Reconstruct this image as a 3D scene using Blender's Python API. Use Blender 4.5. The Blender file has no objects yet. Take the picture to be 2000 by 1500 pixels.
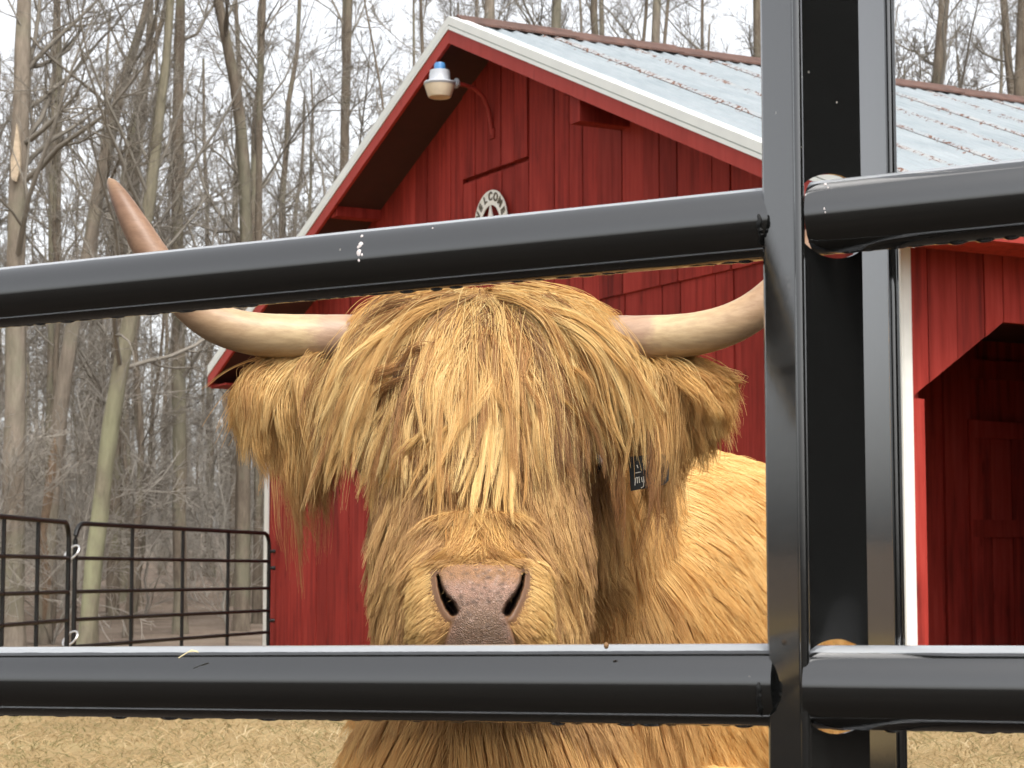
import bpy, bmesh, math, random
import numpy as np
from mathutils import Vector
from mathutils.bvhtree import BVHTree
from mathutils.kdtree import KDTree

# ------------------------------------------------------------------ camera, world, sun, exposure
SC = bpy.context.scene
COL = SC.collection
F, TH, CAMZ = 4000.0, 0.0925, 1.03          # focal length in photo pixels, pitch, eye height
cam_d = bpy.data.cameras.new('camera')
cam_d.sensor_width = 36.0
cam_d.lens = F / 2000.0 * 36.0
cam_d.clip_start = 0.05
cam_d.clip_end = 2000.0
cam_d.dof.use_dof = True
cam_d.dof.focus_distance = 2.66
cam_d.dof.aperture_fstop = 30.0
cam = bpy.data.objects.new('camera', cam_d)
COL.objects.link(cam)
cam.location = (0, 0, CAMZ)
cam.rotation_euler = (math.pi / 2 + TH, 0, 0)
SC.camera = cam

SUN_EL, SUN_AZ = math.radians(58), math.radians(160)   # azimuth clockwise from +Y (behind the viewer, right)
w = bpy.data.worlds.new('World')
SC.world = w
w.use_nodes = True
nt = w.node_tree
nt.nodes.clear()
sky = nt.nodes.new('ShaderNodeTexSky')
sky.sky_type = 'NISHITA'
sky.sun_disc = False
sky.sun_elevation = SUN_EL
sky.sun_rotation = SUN_AZ
sky.air_density = 1.0
sky.dust_density = 4.0
sky.ozone_density = 1.0
hs = nt.nodes.new('ShaderNodeHueSaturation')
hs.inputs['Saturation'].default_value = 0.16
bg = nt.nodes.new('ShaderNodeBackground')
bg.inputs['Strength'].default_value = 0.15
wo = nt.nodes.new('ShaderNodeOutputWorld')
nt.links.new(sky.outputs[0], hs.inputs['Color'])
nt.links.new(hs.outputs[0], bg.inputs['Color'])
nt.links.new(bg.outputs[0], wo.inputs['Surface'])

sun_d = bpy.data.lights.new('sun', 'SUN')
sun_d.energy = 1.1
sun_d.angle = math.radians(16)
sun_d.color = (1.0, 0.96, 0.9)
sun = bpy.data.objects.new('sun', sun_d)
COL.objects.link(sun)
sdir = Vector((math.sin(SUN_AZ) * math.cos(SUN_EL), math.cos(SUN_AZ) * math.cos(SUN_EL), math.sin(SUN_EL)))
sun.rotation_euler = sdir.to_track_quat('Z', 'Y').to_euler()
sun.location = (0, 0, 30)

SC.view_settings.view_transform = 'Standard'
SC.view_settings.look = 'None'
SC.view_settings.gamma = 1.0
SC.view_settings.use_curve_mapping = False
SC.view_settings.exposure = 1.15
SC.render.engine = 'CYCLES'
SC.cycles.use_denoising = True
SC.cycles.max_bounces = 5
SC.cycles.diffuse_bounces = 4
SC.cycles.transmission_bounces = 4
SC.cycles.use_adaptive_sampling = True
SC.cycles.adaptive_threshold = 0.03
SC.cycles.adaptive_min_samples = 16
SC.cycles_curves.shape = 'RIBBONS'
SC.cycles_curves.subdivisions = 2

RNG = np.random.default_rng(7)
random.seed(7)


# ------------------------------------------------------------------ helpers
def at(px, py, Y):
    """world point seen at photo pixel (px, py) at forward distance Y"""
    r = (px - 1000.0) / F
    s = (750.0 - py) / F
    d = np.array([r, math.cos(TH) - s * math.sin(TH), math.sin(TH) + s * math.cos(TH)])
    return np.array([0, 0, CAMZ]) + d * (Y / d[1])


def at_v(px, py, Y):
    r = (px - 1000.0) / F
    s = (750.0 - py) / F
    dy = math.cos(TH) - s * math.sin(TH)
    dz = math.sin(TH) + s * math.cos(TH)
    return np.stack([r / dy * Y, Y + 0 * r, CAMZ + dz / dy * Y], -1)


def to_px(P):
    X, Yv, Z = P[..., 0], P[..., 1], P[..., 2] - CAMZ
    d = Yv * math.cos(TH) + Z * math.sin(TH)
    v = -Yv * math.sin(TH) + Z * math.cos(TH)
    return 1000 + F * X / d, 750 - F * v / d


def norm(a):
    return a / np.maximum(1e-9, np.linalg.norm(a, axis=-1, keepdims=True))


def smooth(a, b, x):
    t = np.clip((x - a) / (b - a), 0, 1)
    return t * t * (3 - 2 * t)


def tag(o, label=None, cat=None, group=None, kind=None):
    if label: o['label'] = label
    if cat: o['category'] = cat
    if group: o['group'] = group
    if kind: o['kind'] = kind
    return o


def empty(name, loc=(0, 0, 0)):
    o = bpy.data.objects.new(name, None)
    o.empty_display_size = 0.1
    o.location = tuple(float(c) for c in loc)
    COL.objects.link(o)
    return o


def root_loc(o):
    v = Vector((0, 0, 0))
    while o is not None:
        v += Vector(o.location)
        o = o.parent
    return v


def link_mesh(name, me, mat, parent=None, smoothf=False):
    o = bpy.data.objects.new(name, me)
    COL.objects.link(o)
    if mat is not None and len(me.materials) == 0:
        me.materials.append(mat)
    if smoothf:
        me.polygons.foreach_set('use_smooth', [True] * len(me.polygons))
    if parent is not None:
        o.parent = parent
    return o


def mesh_quads(name, V, Q):
    me = bpy.data.meshes.new(name)
    V = np.asarray(V, np.float32).reshape(-1, 3)
    Q = np.asarray(Q, np.int32).reshape(-1, 4)
    me.vertices.add(len(V))
    me.vertices.foreach_set('co', V.ravel())
    me.loops.add(Q.size)
    me.loops.foreach_set('vertex_index', Q.ravel())
    me.polygons.add(len(Q))
    me.polygons.foreach_set('loop_start', np.arange(0, Q.size, 4, dtype=np.int32))
    me.update(calc_edges=True)
    me.validate()
    return me


def tubes(P, R, S, twist=None):
    """P (N,K,3) polylines, R (N,K) radii -> verts, quads of S-sided tubes"""
    P = np.asarray(P, float); R = np.asarray(R, float)
    N, K, _ = P.shape
    T = np.empty_like(P)
    T[:, 1:-1] = P[:, 2:] - P[:, :-2]
    T[:, 0] = P[:, 1] - P[:, 0]
    T[:, -1] = P[:, -1] - P[:, -2]
    T = norm(T)
    m = norm(P[:, -1] - P[:, 0])
    ref = np.where(np.abs(m[:, 2:3]) > 0.8, np.array([[1.0, 0.1, 0]]), np.array([[0, 0.1, 1.0]]))
    U = norm(np.cross(T, ref[:, None, :]))
    W = np.cross(T, U)
    a = np.arange(S) * 2 * np.pi / S
    ca, sa = np.cos(a), np.sin(a)
    V = P[:, :, None, :] + R[:, :, None, None] * (U[:, :, None, :] * ca[None, None, :, None] + W[:, :, None, :] * sa[None, None, :, None])
    n = np.arange(N)[:, None, None] * K * S
    k = np.arange(K - 1)[None, :, None] * S
    s = np.arange(S)[None, None, :]
    s2 = (s + 1) % S
    Q = np.stack([n + k + s, n + k + s2, n + k + S + s2, n + k + S + s], -1)
    return V.reshape(-1, 3), Q.reshape(-1, 4)


class MB:
    """collects boxes, prisms and tubes into one mesh"""
    def __init__(self):
        self.v = []; self.f = []

    def add(self, V, Fc):
        n = len(self.v)
        self.v += [tuple(map(float, p)) for p in V]
        self.f += [tuple(int(i) + n for i in f) for f in Fc]
        return self

    def obox(self, o, ax, ay, az):
        o, ax, ay, az = map(np.asarray, (o, ax, ay, az))
        V = [o + ax * i + ay * j + az * k for k in (0, 1) for j in (0, 1) for i in (0, 1)]
        return self.add(V, [(0, 2, 3, 1), (4, 5, 7, 6), (0, 1, 5, 4), (2, 6, 7, 3), (0, 4, 6, 2), (1, 3, 7, 5)])

    def prism(self, poly, d):
        n = len(poly); d = np.asarray(d, float)
        V = [np.asarray(p, float) for p in poly] + [np.asarray(p, float) + d for p in poly]
        Fc = [tuple(range(n - 1, -1, -1)), tuple(range(n, 2 * n))]
        Fc += [(i, (i + 1) % n, n + (i + 1) % n, n + i) for i in range(n)]
        return self.add(V, Fc)

    def tube(self, pts, r, S=10, cap=True):
        P = np.asarray(pts, float)[None]
        R = np.full((1, len(pts)), r) if np.isscalar(r) else np.asarray(r, float)[None]
        V, Q = tubes(P, R, S)
        Fc = [tuple(q) for q in Q]
        if cap:
            n = len(V)
            Fc += [tuple(range(S - 1, -1, -1)), tuple(range(n - S, n))]
        return self.add(V, Fc)

    def lathe(self, c, axis, prof, S=20):
        """prof: list of (distance along axis, radius)"""
        c = np.asarray(c, float); axis = norm(np.asarray(axis, float))
        ref = np.array([1.0, 0, 0]) if abs(axis[2]) > .7 else np.array([0, 0, 1.0])
        u = norm(np.cross(axis, ref)); v = np.cross(axis, u)
        V = []; Fc = []
        for h, r in prof:
            for i in range(S):
                a = 2 * np.pi * i / S
                V.append(c + axis * h + r * (u * np.cos(a) + v * np.sin(a)))
        for k in range(len(prof) - 1):
            for i in range(S):
                Fc.append((k * S + i, k * S + (i + 1) % S, (k + 1) * S + (i + 1) % S, (k + 1) * S + i))
        n = len(prof)
        Fc += [tuple(range(S - 1, -1, -1)), tuple(range((n - 1) * S, n * S))]
        return self.add(V, Fc)

    def build(self, name, mat, parent=None, smoothf=False, bevel=0.0):
        off = np.array(root_loc(parent)) if parent is not None else np.zeros(3)
        me = bpy.data.meshes.new(name)
        me.from_pydata([tuple(np.array(p) - off) for p in self.v], [], self.f)
        bm = bmesh.new(); bm.from_mesh(me)
        bmesh.ops.recalc_face_normals(bm, faces=bm.faces)
        if bevel:
            bmesh.ops.bevel(bm, geom=list(bm.edges), offset=bevel, segments=1, affect='EDGES', clamp_overlap=True)
        bm.to_mesh(me); bm.free()
        if smoothf:
            me.polygons.foreach_set('use_smooth', [True] * len(me.polygons))
            me.set_sharp_from_angle(angle=math.radians(40))
        return link_mesh(name, me, mat, parent)


# ------------------------------------------------------------------ materials
class Mat:
    def __init__(self, name):
        self.m = bpy.data.materials.new(name)
        self.m.use_nodes = True
        self.t = self.m.node_tree
        self.b = self.t.nodes['Principled BSDF']

    def n(self, kind, **kw):
        nd = self.t.nodes.new('ShaderNode' + kind)
        for k, v in kw.items():
            if k.startswith('i_'):
                nd.inputs[k[2:].replace('_', ' ')].default_value = v
            else:
                setattr(nd, k, v)
        return nd

    def l(self, a, b):
        self.t.links.new(a, b)

    def ramp(self, fac, stops):
        r = self.n('ValToRGB')
        while len(r.color_ramp.elements) < len(stops):
            r.color_ramp.elements.new(0.5)
        for e, (p, c) in zip(r.color_ramp.elements, stops):
            e.position = p
            e.color = (*c, 1) if len(c) == 3 else c
        self.l(fac, r.inputs[0])
        return r.outputs[0]

    def coord(self, scale=(1, 1, 1), kind='Object', rnd=False):
        tc = self.n('TexCoord')
        mp = self.n('Mapping')
        mp.inputs['Scale'].default_value = scale
        self.l(tc.outputs[kind], mp.inputs[0])
        if rnd:
            oi = self.n('ObjectInfo')
            mu = self.n('Math', operation='MULTIPLY'); mu.inputs[1].default_value = 37.0
            self.l(oi.outputs['Random'], mu.inputs[0])
            cb = self.n('CombineXYZ')
            for i in range(3): self.l(mu.outputs[0], cb.inputs[i])
            self.l(cb.outputs[0], mp.inputs['Location'])
        return mp.outputs[0]

    def noise(self, vec, scale, detail=4, rough=0.6):
        x = self.n('TexNoise')
        x.inputs['Scale'].default_value = scale
        x.inputs['Detail'].default_value = detail
        x.inputs['Roughness'].default_value = rough
        self.l(vec, x.inputs['Vector'])
        return x.outputs['Fac']

    def mix(self, fac, a, b, mode='MIX'):
        x = self.n('Mix', data_type='RGBA', blend_type=mode)
        for s, v in ((0, fac), (6, a), (7, b)):
            if isinstance(v, (int, float)): x.inputs[s].default_value = v
            elif isinstance(v, tuple): x.inputs[s].default_value = (*v, 1)
            else: self.l(v, x.inputs[s])
        return x.outputs[2]

    def math(self, op, a, b=None):
        x = self.n('Math', operation=op)
        for i, v in enumerate((a, b)):
            if v is None: continue
            if isinstance(v, (int, float)): x.inputs[i].default_value = v
            else: self.l(v, x.inputs[i])
        return x.outputs[0]

    def bump(self, h, strength=0.3, dist=0.01):
        b = self.n('Bump')
        b.inputs['Strength'].default_value = strength
        b.inputs['Distance'].default_value = dist
        self.l(h, b.inputs['Height'])
        self.l(b.outputs[0], self.b.inputs['Normal'])

    def set(self, color=None, rough=None, **kw):
        if color is not None:
            if isinstance(color, tuple): self.b.inputs['Base Color'].default_value = (*color, 1)
            else: self.l(color, self.b.inputs['Base Color'])
        if rough is not None:
            if isinstance(rough, (int, float)): self.b.inputs['Roughness'].default_value = rough
            else: self.l(rough, self.b.inputs['Roughness'])
        for k, v in kw.items():
            self.b.inputs[k.replace('_', ' ')].default_value = v
        return self.m


def mat_paint_wood(name, lo, mid, hi, rough=0.62, spec=0.25):
    m = Mat(name)
    v = m.coord((14, 14, 0.9), rnd=True)
    g = m.noise(v, 1.0, 6, 0.65)
    v2 = m.coord((1.2, 1.2, 0.5), rnd=True)
    g2 = m.noise(v2, 1.5, 3)
    f = m.math('ADD', m.math('MULTIPLY', g, 0.6), m.math('MULTIPLY', g2, 0.4))
    c = m.ramp(f, [(0.34, lo), (0.5, mid), (0.66, hi)])
    oi = m.n('ObjectInfo')
    val = m.math('ADD', m.math('MULTIPLY', oi.outputs['Random'], 0.34), 0.80)
    cb = m.n('HueSaturation')
    m.l(c, cb.inputs['Color']); m.l(val, cb.inputs['Value'])
    vk = m.coord((5, 5, 1.6), rnd=True)
    vo = m.n('TexVoronoi'); vo.inputs['Scale'].default_value = 1.0
    m.l(vk, vo.inputs['Vector'])
    kn = m.ramp(vo.outputs['Distance'], [(0.05, (1, 1, 1)), (0.13, (0, 0, 0))])
    c2 = m.mix(m.math('MULTIPLY', kn, 0.45), cb.outputs[0], tuple(x * 0.45 for x in lo))
    m.set(c2, rough, Specular_IOR_Level=spec)
    m.bump(g, 0.5, 0.004)
    return m.m


M = {}
M['red'] = mat_paint_wood('red_barn_paint', (0.115, 0.0135, 0.0105), (0.265, 0.028, 0.0205), (0.34, 0.045, 0.034), 0.7, 0.12)
M['red_trim'] = mat_paint_wood('red_trim_paint', (0.29, 0.031, 0.022), (0.33, 0.038, 0.028), (0.37, 0.046, 0.035), 0.55, 0.2)


def simple(name, col, rough=0.5, var=0.12, scale=8, spec=0.5, metal=0.0, bump=0.0):
    m = Mat(name)
    v = m.coord()
    g = m.noise(v, scale, 5)
    c = m.ramp(g, [(0.3, tuple(x * (1 - var) for x in col)), (0.7, tuple(min(1, x * (1 + var)) for x in col))])
    m.set(c, rough, Specular_IOR_Level=spec, Metallic=metal)
    if bump: m.bump(g, bump, 0.003)
    return m.m


M['white'] = simple('white_metal_trim', (0.68, 0.70, 0.67), 0.4, 0.05, 3)
M['white_old'] = simple('white_corner_paint', (0.70, 0.69, 0.64), 0.55, 0.08, 5)
M['groove'] = simple('trim_groove', (0.25, 0.27, 0.24), 0.6)
M['dark'] = simple('dark_interior', (0.02, 0.012, 0.01), 0.9)
M['deck'] = simple('roof_deck_wood', (0.045, 0.010, 0.008), 0.8)


def mat_black_paint():
    m = Mat('black_gloss_paint')
    v = m.coord()
    sp = m.n('TexVoronoi'); sp.inputs['Scale'].default_value = 46
    m.l(v, sp.inputs['Vector'])
    dot = m.ramp(sp.outputs['Distance'], [(0.035, (1, 1, 1)), (0.06, (0, 0, 0))])
    n1 = m.noise(v, 6, 3)
    gate = m.ramp(n1, [(0.55, (0, 0, 0)), (0.62, (1, 1, 1))])
    f = m.math('MULTIPLY', dot, gate)
    c = m.mix(f, (0.0075, 0.0078, 0.0075), (0.16, 0.15, 0.13))
    n2 = m.noise(m.coord((3, 3, 14)), 5, 5)
    r = m.ramp(n2, [(0.35, (0.07,) * 3), (0.7, (0.13,) * 3)])
    # pale, rough band where the surface faces up, with a noisy edge
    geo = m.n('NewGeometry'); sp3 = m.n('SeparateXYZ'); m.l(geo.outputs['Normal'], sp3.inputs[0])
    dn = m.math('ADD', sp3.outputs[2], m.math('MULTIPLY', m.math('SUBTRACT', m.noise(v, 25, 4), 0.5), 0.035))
    pale_band = m.ramp(dn, [(0.83, (0, 0, 0)), (0.85, (1, 1, 1))])
    c = m.mix(pale_band, c, (0.27, 0.28, 0.29))
    m.set(c, m.mix(pale_band, r, (0.5,) * 3), Specular_IOR_Level=0.9)
    m.b.inputs['Coat Weight'].default_value = 1.0
    m.b.inputs['Coat Roughness'].default_value = 0.05
    m.bump(m.noise(v, 60, 3), 0.05, 0.001)
    return m.m


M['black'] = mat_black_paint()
M['gate'] = simple('dark_gate_tube', (0.008, 0.008, 0.0075), 0.5, 0.2, 8, 0.3)
M['zinc'] = simple('bright_zinc', (0.6, 0.6, 0.6), 0.35, 0.1, metal=0.8)


def mat_roof():
    m = Mat('galvanised_rusty_roof')
    tc = m.n('TexCoord')
    uv = m.n('SeparateXYZ'); m.l(tc.outputs['UV'], uv.inputs[0])     # x across the sheet 0..1, y metres down the slope
    ob = m.coord((1, 1, 1), rnd=True)
    n1 = m.noise(ob, 2.2, 5)
    n2 = m.noise(ob, 11, 4)
    base = m.ramp(n1, [(0.3, (0.265, 0.305, 0.325)), (0.7, (0.36, 0.395, 0.41))])
    # rusty lap joint along one edge, broken up by noise
    edge = m.ramp(uv.outputs[0], [(0.0, (1, 1, 1)), (0.09, (0.85, 0.85, 0.85)), (0.20, (0, 0, 0))])
    oi = m.n('ObjectInfo')
    amt = m.math('ADD', m.math('MULTIPLY', n1, 1.3), m.math('MULTIPLY', oi.outputs['Random'], 0.35))
    thin = m.ramp(uv.outputs[0], [(0.0, (1, 1, 1)), (0.065, (1, 1, 1)), (0.07, (0, 0, 0))])
    lap = m.math('MAXIMUM', m.math('GREATER_THAN', m.math('MULTIPLY', edge, amt), 0.54), m.math('MULTIPLY', thin, m.math('GREATER_THAN', amt, 0.52)))
    # curls of rust along the nail rows and on crests
    cv = m.coord((3.0, 3.0, 3.0), rnd=True)
    wv = m.n('TexNoise'); wv.inputs['Scale'].default_value = 2.4; wv.inputs['Detail'].default_value = 2
    wv.inputs['Distortion'].default_value = 1.6
    m.l(cv, wv.inputs['Vector'])
    ring = m.math('LESS_THAN', m.math('ABSOLUTE', m.math('SUBTRACT', wv.outputs['Fac'], 0.5)), 0.035)
    side = m.ramp(uv.outputs[0], [(0.0, (1, 1, 1)), (0.16, (0.8, 0.8, 0.8)), (0.28, (0.25, 0.25, 0.25)), (0.8, (0.2, 0.2, 0.2)), (1.0, (0.6, 0.6, 0.6))])
    curls = m.math('MULTIPLY', ring, m.math('GREATER_THAN', m.math('MULTIPLY', side, n2), 0.26))
    rust = m.math('MAXIMUM', lap, curls)
    rc = m.ramp(n2, [(0.3, (0.075, 0.03, 0.017)), (0.7, (0.16, 0.07, 0.04))])
    # pale bloom round the rust
    bl = m.ramp(m.math('MULTIPLY', side, n1), [(0.3, (0, 0, 0)), (0.5, (0.7, 0.7, 0.7))])
    b2 = m.mix(bl, base, (0.40, 0.385, 0.365))
    # nail heads in rows
    c = m.mix(rust, b2, rc)
    m.set(c, m.mix(rust, (0.38,) * 3, (0.85,) * 3))
    mt = m.mix(rust, (0.3,) * 3, (0, 0, 0))
    m.l(mt, m.b.inputs['Metallic'])
    return m.m


M['roof'] = mat_roof()
M['ridge'] = simple('rusty_ridge_cap', (0.085, 0.042, 0.03), 0.8, 0.35, 6)


def mat_bark(name, lo, hi, scale=5, lichen=None):
    m = Mat(name)
    v = m.coord((scale, scale, scale * 0.22), rnd=True)
    g = m.noise(v, 2.2, 6, 0.7)
    c = m.ramp(g, [(0.3, lo), (0.7, hi)])
    v2 = m.coord((1, 1, 0.6), rnd=True)
    g2 = m.noise(v2, 1.3, 4)
    li = lichen or (0.19, 0.19, 0.13)
    lim = 0.9 if lichen else 0.45
    k = m.ramp(g2, [(0.40 if lichen else 0.5, (0, 0, 0)), (0.62, (lim,) * 3)])
    if lichen:
        tz = m.n('TexCoord'); sz = m.n('SeparateXYZ'); m.l(tz.outputs['Object'], sz.inputs[0])
        k = m.math('MULTIPLY', k, m.ramp(m.math('DIVIDE', sz.outputs[2], 10.0), [(0.15, (1, 1, 1)), (0.55, (0.05, 0.05, 0.05))]))
    m.set(m.mix(k, c, li), 0.9, Specular_IOR_Level=0.15)
    m.bump(g, 0.8, 0.02)
    return m.m


M['bark'] = mat_bark('grey_brown_bark', (0.085, 0.066, 0.050), (0.20, 0.165, 0.125))
M['bark_tan'] = mat_bark('tan_bark', (0.14, 0.116, 0.092), (0.28, 0.235, 0.185))
M['bark_lichen'] = mat_bark('lichen_bark', (0.12, 0.105, 0.075), (0.22, 0.195, 0.14), 5, (0.27, 0.275, 0.165))
M['twig'] = simple('bare_twig', (0.185, 0.165, 0.138), 0.9, 0.25, 0.7, 0.1)
M['twig_pale'] = simple('pale_twig', (0.27, 0.245, 0.21), 0.9, 0.25, 0.7, 0.1)
M['wood_scar'] = simple('bare_heartwood', (0.48, 0.38, 0.27), 0.8, 0.25, 12)
M['split_wood'] = simple('split_brown_wood', (0.17, 0.115, 0.072), 0.8, 0.3, 9)


def mat_ground():
    m = Mat('dry_winter_ground')
    geo = m.n('NewGeometry')
    mp = m.n('Mapping'); m.l(geo.outputs['Position'], mp.inputs[0])
    v = mp.outputs[0]
    n1 = m.noise(v, 0.9, 5); n2 = m.noise(v, 9, 5); n3 = m.noise(v, 45, 3)
    f = m.math('ADD', m.math('MULTIPLY', n1, 0.4), m.math('ADD', m.math('MULTIPLY', n2, 0.3), m.math('MULTIPLY', n3, 0.3)))
    grass = m.ramp(f, [(0.36, (0.14, 0.10, 0.048)), (0.5, (0.26, 0.185, 0.09)), (0.64, (0.35, 0.265, 0.145))])
    gr = m.ramp(n1, [(0.52, (0, 0, 0)), (0.7, (0.35, 0.35, 0.35))])
    grass = m.mix(gr, grass, (0.18, 0.17, 0.07))
    leaf = m.ramp(f, [(0.36, (0.085, 0.062, 0.045)), (0.5, (0.15, 0.115, 0.088)), (0.64, (0.22, 0.18, 0.145))])
    sep = m.n('SeparateXYZ'); m.l(v, sep.inputs[0])
    d = m.math('ADD', sep.outputs[1], m.math('MULTIPLY', n1, 6))
    k = m.ramp(m.math('DIVIDE', d, 100), [(0.285, (0, 0, 0)), (0.315, (1, 1, 1))])
    # worn bare soil round the foreground (trodden ground on the viewer's side of the fence)
    k0 = m.ramp(m.math('DIVIDE', m.math('SUBTRACT', 10, m.math('SUBTRACT', sep.outputs[1], m.math('MULTIPLY', n1, 1.5))), 20), [(0.03, (0, 0, 0)), (0.08, (1, 1, 1))])
    soil = m.ramp(f, [(0.36, (0.016, 0.013, 0.010)), (0.64, (0.040, 0.032, 0.025))])
    c = m.mix(k, grass, leaf)
    c = m.mix(k0, c, soil)
    m.set(c, 0.95, Specular_IOR_Level=0.1)
    m.bump(f, 0.7, 0.04)
    return m.m


M['ground'] = mat_ground()


def mat_hair(name, stops, rust=None, root_dark=0.72, rough=0.38):
    m = Mat(name)
    a = m.n('Attribute', attribute_name='tint')
    c = m.ramp(a.outputs['Fac'], stops)
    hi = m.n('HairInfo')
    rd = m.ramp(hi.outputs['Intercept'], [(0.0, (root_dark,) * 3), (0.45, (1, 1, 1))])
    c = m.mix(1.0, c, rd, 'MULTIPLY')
    if rust:
        r = m.n('Attribute', attribute_name='rust')
        c = m.mix(r.outputs['Fac'], c, rust)
    m.t.nodes.remove(m.b)
    d = m.n('BsdfDiffuse'); tr = m.n('BsdfTranslucent')
    g = m.n('BsdfHair', component='Reflection')
    g.inputs['RoughnessU'].default_value = rough
    g.inputs['RoughnessV'].default_value = 0.7
    g.inputs['Color'].default_value = (0.9, 0.85, 0.75, 1)
    m.l(c, d.inputs[0]); m.l(c, tr.inputs[0])
    m1 = m.n('MixShader'); m1.inputs[0].default_value = 0.20
    m.l(d.outputs[0], m1.inputs[1]); m.l(tr.outputs[0], m1.inputs[2])
    m2 = m.n('MixShader'); m2.inputs[0].default_value = 0.07
    m.l(m1.outputs[0], m2.inputs[1]); m.l(g.outputs[0], m2.inputs[2])
    m.l(m2.outputs[0], m.t.nodes['Material Output'].inputs['Surface'])
    return m.m


BLOND = [(0.0, (0.130, 0.0486, 0.0107)), (0.35, (0.420, 0.1944, 0.0463)), (0.7, (0.680, 0.4082, 0.1247)), (1.0, (0.900, 0.6900, 0.3116))]
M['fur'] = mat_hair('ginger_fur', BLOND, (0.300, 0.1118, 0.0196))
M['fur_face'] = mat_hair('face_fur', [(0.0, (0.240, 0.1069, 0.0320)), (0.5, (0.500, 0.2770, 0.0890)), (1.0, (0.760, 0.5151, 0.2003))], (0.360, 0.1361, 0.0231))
M['fur_coat_lit'] = mat_hair('body_fur_lit', [(0.0, (0.500, 0.2479, 0.0730)), (0.5, (0.800, 0.4956, 0.1736)), (1.0, (0.930, 0.6997, 0.3294))], (0.360, 0.1361, 0.0231), 0.85)  # paler stops: the stronger light on the back is put into the colour
M['hide'] = simple('cow_hide', (0.30, 0.155, 0.055), 0.9, 0.2, 20, 0.1)


def mat_straw():
    m = Mat('dry_grass_blade')
    a = m.n('Attribute', attribute_name='tint')
    c = m.ramp(a.outputs['Fac'], [(0.0, (0.15, 0.135, 0.055)), (0.25, (0.27, 0.19, 0.092)), (0.7, (0.40, 0.29, 0.15)), (1.0, (0.50, 0.40, 0.245))])
    m.set(c, 0.8, Specular_IOR_Level=0.15)
    return m.m


M['straw'] = mat_straw()
# =================================================================== SETTING: ground
def terrain(x, y):
    z = 0.018 * np.maximum(0, y - 34) + 0.012 * np.maximum(0, y - 60)
    z = z + 0.05 * np.sin(x * 0.31 + 1.3) * np.sin(y * 0.27) * smooth(22, 34, y)
    return np.minimum(z, 5.5)


def build_ground():
    xs = np.r_[np.linspace(-700, -80, 14), np.linspace(-70, 70, 71), np.linspace(80, 700, 14)]
    ys = np.r_[np.linspace(-500, -20, 12), np.linspace(-15, 160, 90), np.linspace(175, 900, 16)]
    X, Y = np.meshgrid(xs, ys)
    Z = terrain(X, Y)
    V = np.stack([X, Y, Z], -1).reshape(-1, 3)
    nx, ny = len(xs), len(ys)
    i, j = np.meshgrid(np.arange(nx - 1), np.arange(ny - 1))
    a = j * nx + i
    Q = np.stack([a, a + 1, a + nx + 1, a + nx], -1)
    o = link_mesh('ground', mesh_quads('ground', V, Q), M['ground'], None, True)
    tag(o, kind='structure')


build_ground()


def hair_object(name, pts, rad, tint, mat, parent=None, rust=None):
    """pts (N,K,3) world, rad (N,K)"""
    N, K, _ = pts.shape
    hc = bpy.data.hair_curves.new(name)
    hc.add_curves([K] * N)
    off = np.array(root_loc(parent)) if parent is not None else np.zeros(3)
    hc.attributes['position'].data.foreach_set('vector', (pts - off).astype(np.float32).ravel())
    at_r = hc.attributes.get('radius') or hc.attributes.new('radius', 'FLOAT', 'POINT')
    at_r.data.foreach_set('value', rad.astype(np.float32).ravel())
    a = hc.attributes.new('tint', 'FLOAT', 'CURVE')
    a.data.foreach_set('value', np.clip(tint, 0, 1).astype(np.float32))
    a = hc.attributes.new('rust', 'FLOAT', 'POINT')
    a.data.foreach_set('value', (np.zeros((N, K)) if rust is None else rust).astype(np.float32).ravel())
    hc.materials.append(mat)
    o = bpy.data.objects.new(name, hc)
    COL.objects.link(o)
    if parent is not None: o.parent = parent
    return o


def build_grass():
    N = 60000
    Y = 8.5 + 18 * RNG.random(N) ** 1.15
    X = (RNG.random(N) * 2 - 1) * (0.30 * Y + 1.2)
    # none inside the barn
    dx, dy = X - BC[0], Y - BC[1]
    uu = dx * BU[0] + dy * BU[1]; vv = dx * BV[0] + dy * BV[1]
    ok = ~((vv > -0.05) & (uu > -0.05) & (uu < BW + .1))
    X, Y = X[ok], Y[ok]
    N = len(X)
    patch = np.sin(X * 2.1 + 1.7 * np.sin(Y * 1.3)) * np.sin(Y * 1.7 + X)
    L = (0.025 + 0.06 * RNG.random(N) ** 2) * (1 + 0.35 * patch)
    a = RNG.random(N) * 2 * np.pi
    lean = 0.5 + 1.3 * RNG.random(N)
    K = 4
    t = np.linspace(0, 1, K)[None, :, None]
    h = np.stack([np.cos(a), np.sin(a), 0 * a], -1)[:, None, :]
    P = np.stack([X, Y, terrain(X, Y) - 0.004], -1)[:, None, :] + L[:, None, None] * (
        np.array([0, 0, 1.0])[None, None] * (t - 0.35 * t * t) + h * lean[:, None, None] * t ** 1.5)
    R = np.linspace(0.0026, 0.0009, K)[None] * (0.7 + 0.6 * RNG.random((N, 1)))
    tint = 0.45 + 0.22 * patch + 0.25 * RNG.standard_normal(N) * 0.9
    tint = np.where(RNG.random(N) < 0.16, 0.04 * RNG.random(N), tint)
    o = hair_object('dry_grass', P, R, tint, M['straw'])
    tag(o, 'short dry tan grass of the paddock', 'grass', kind='stuff')


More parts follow.
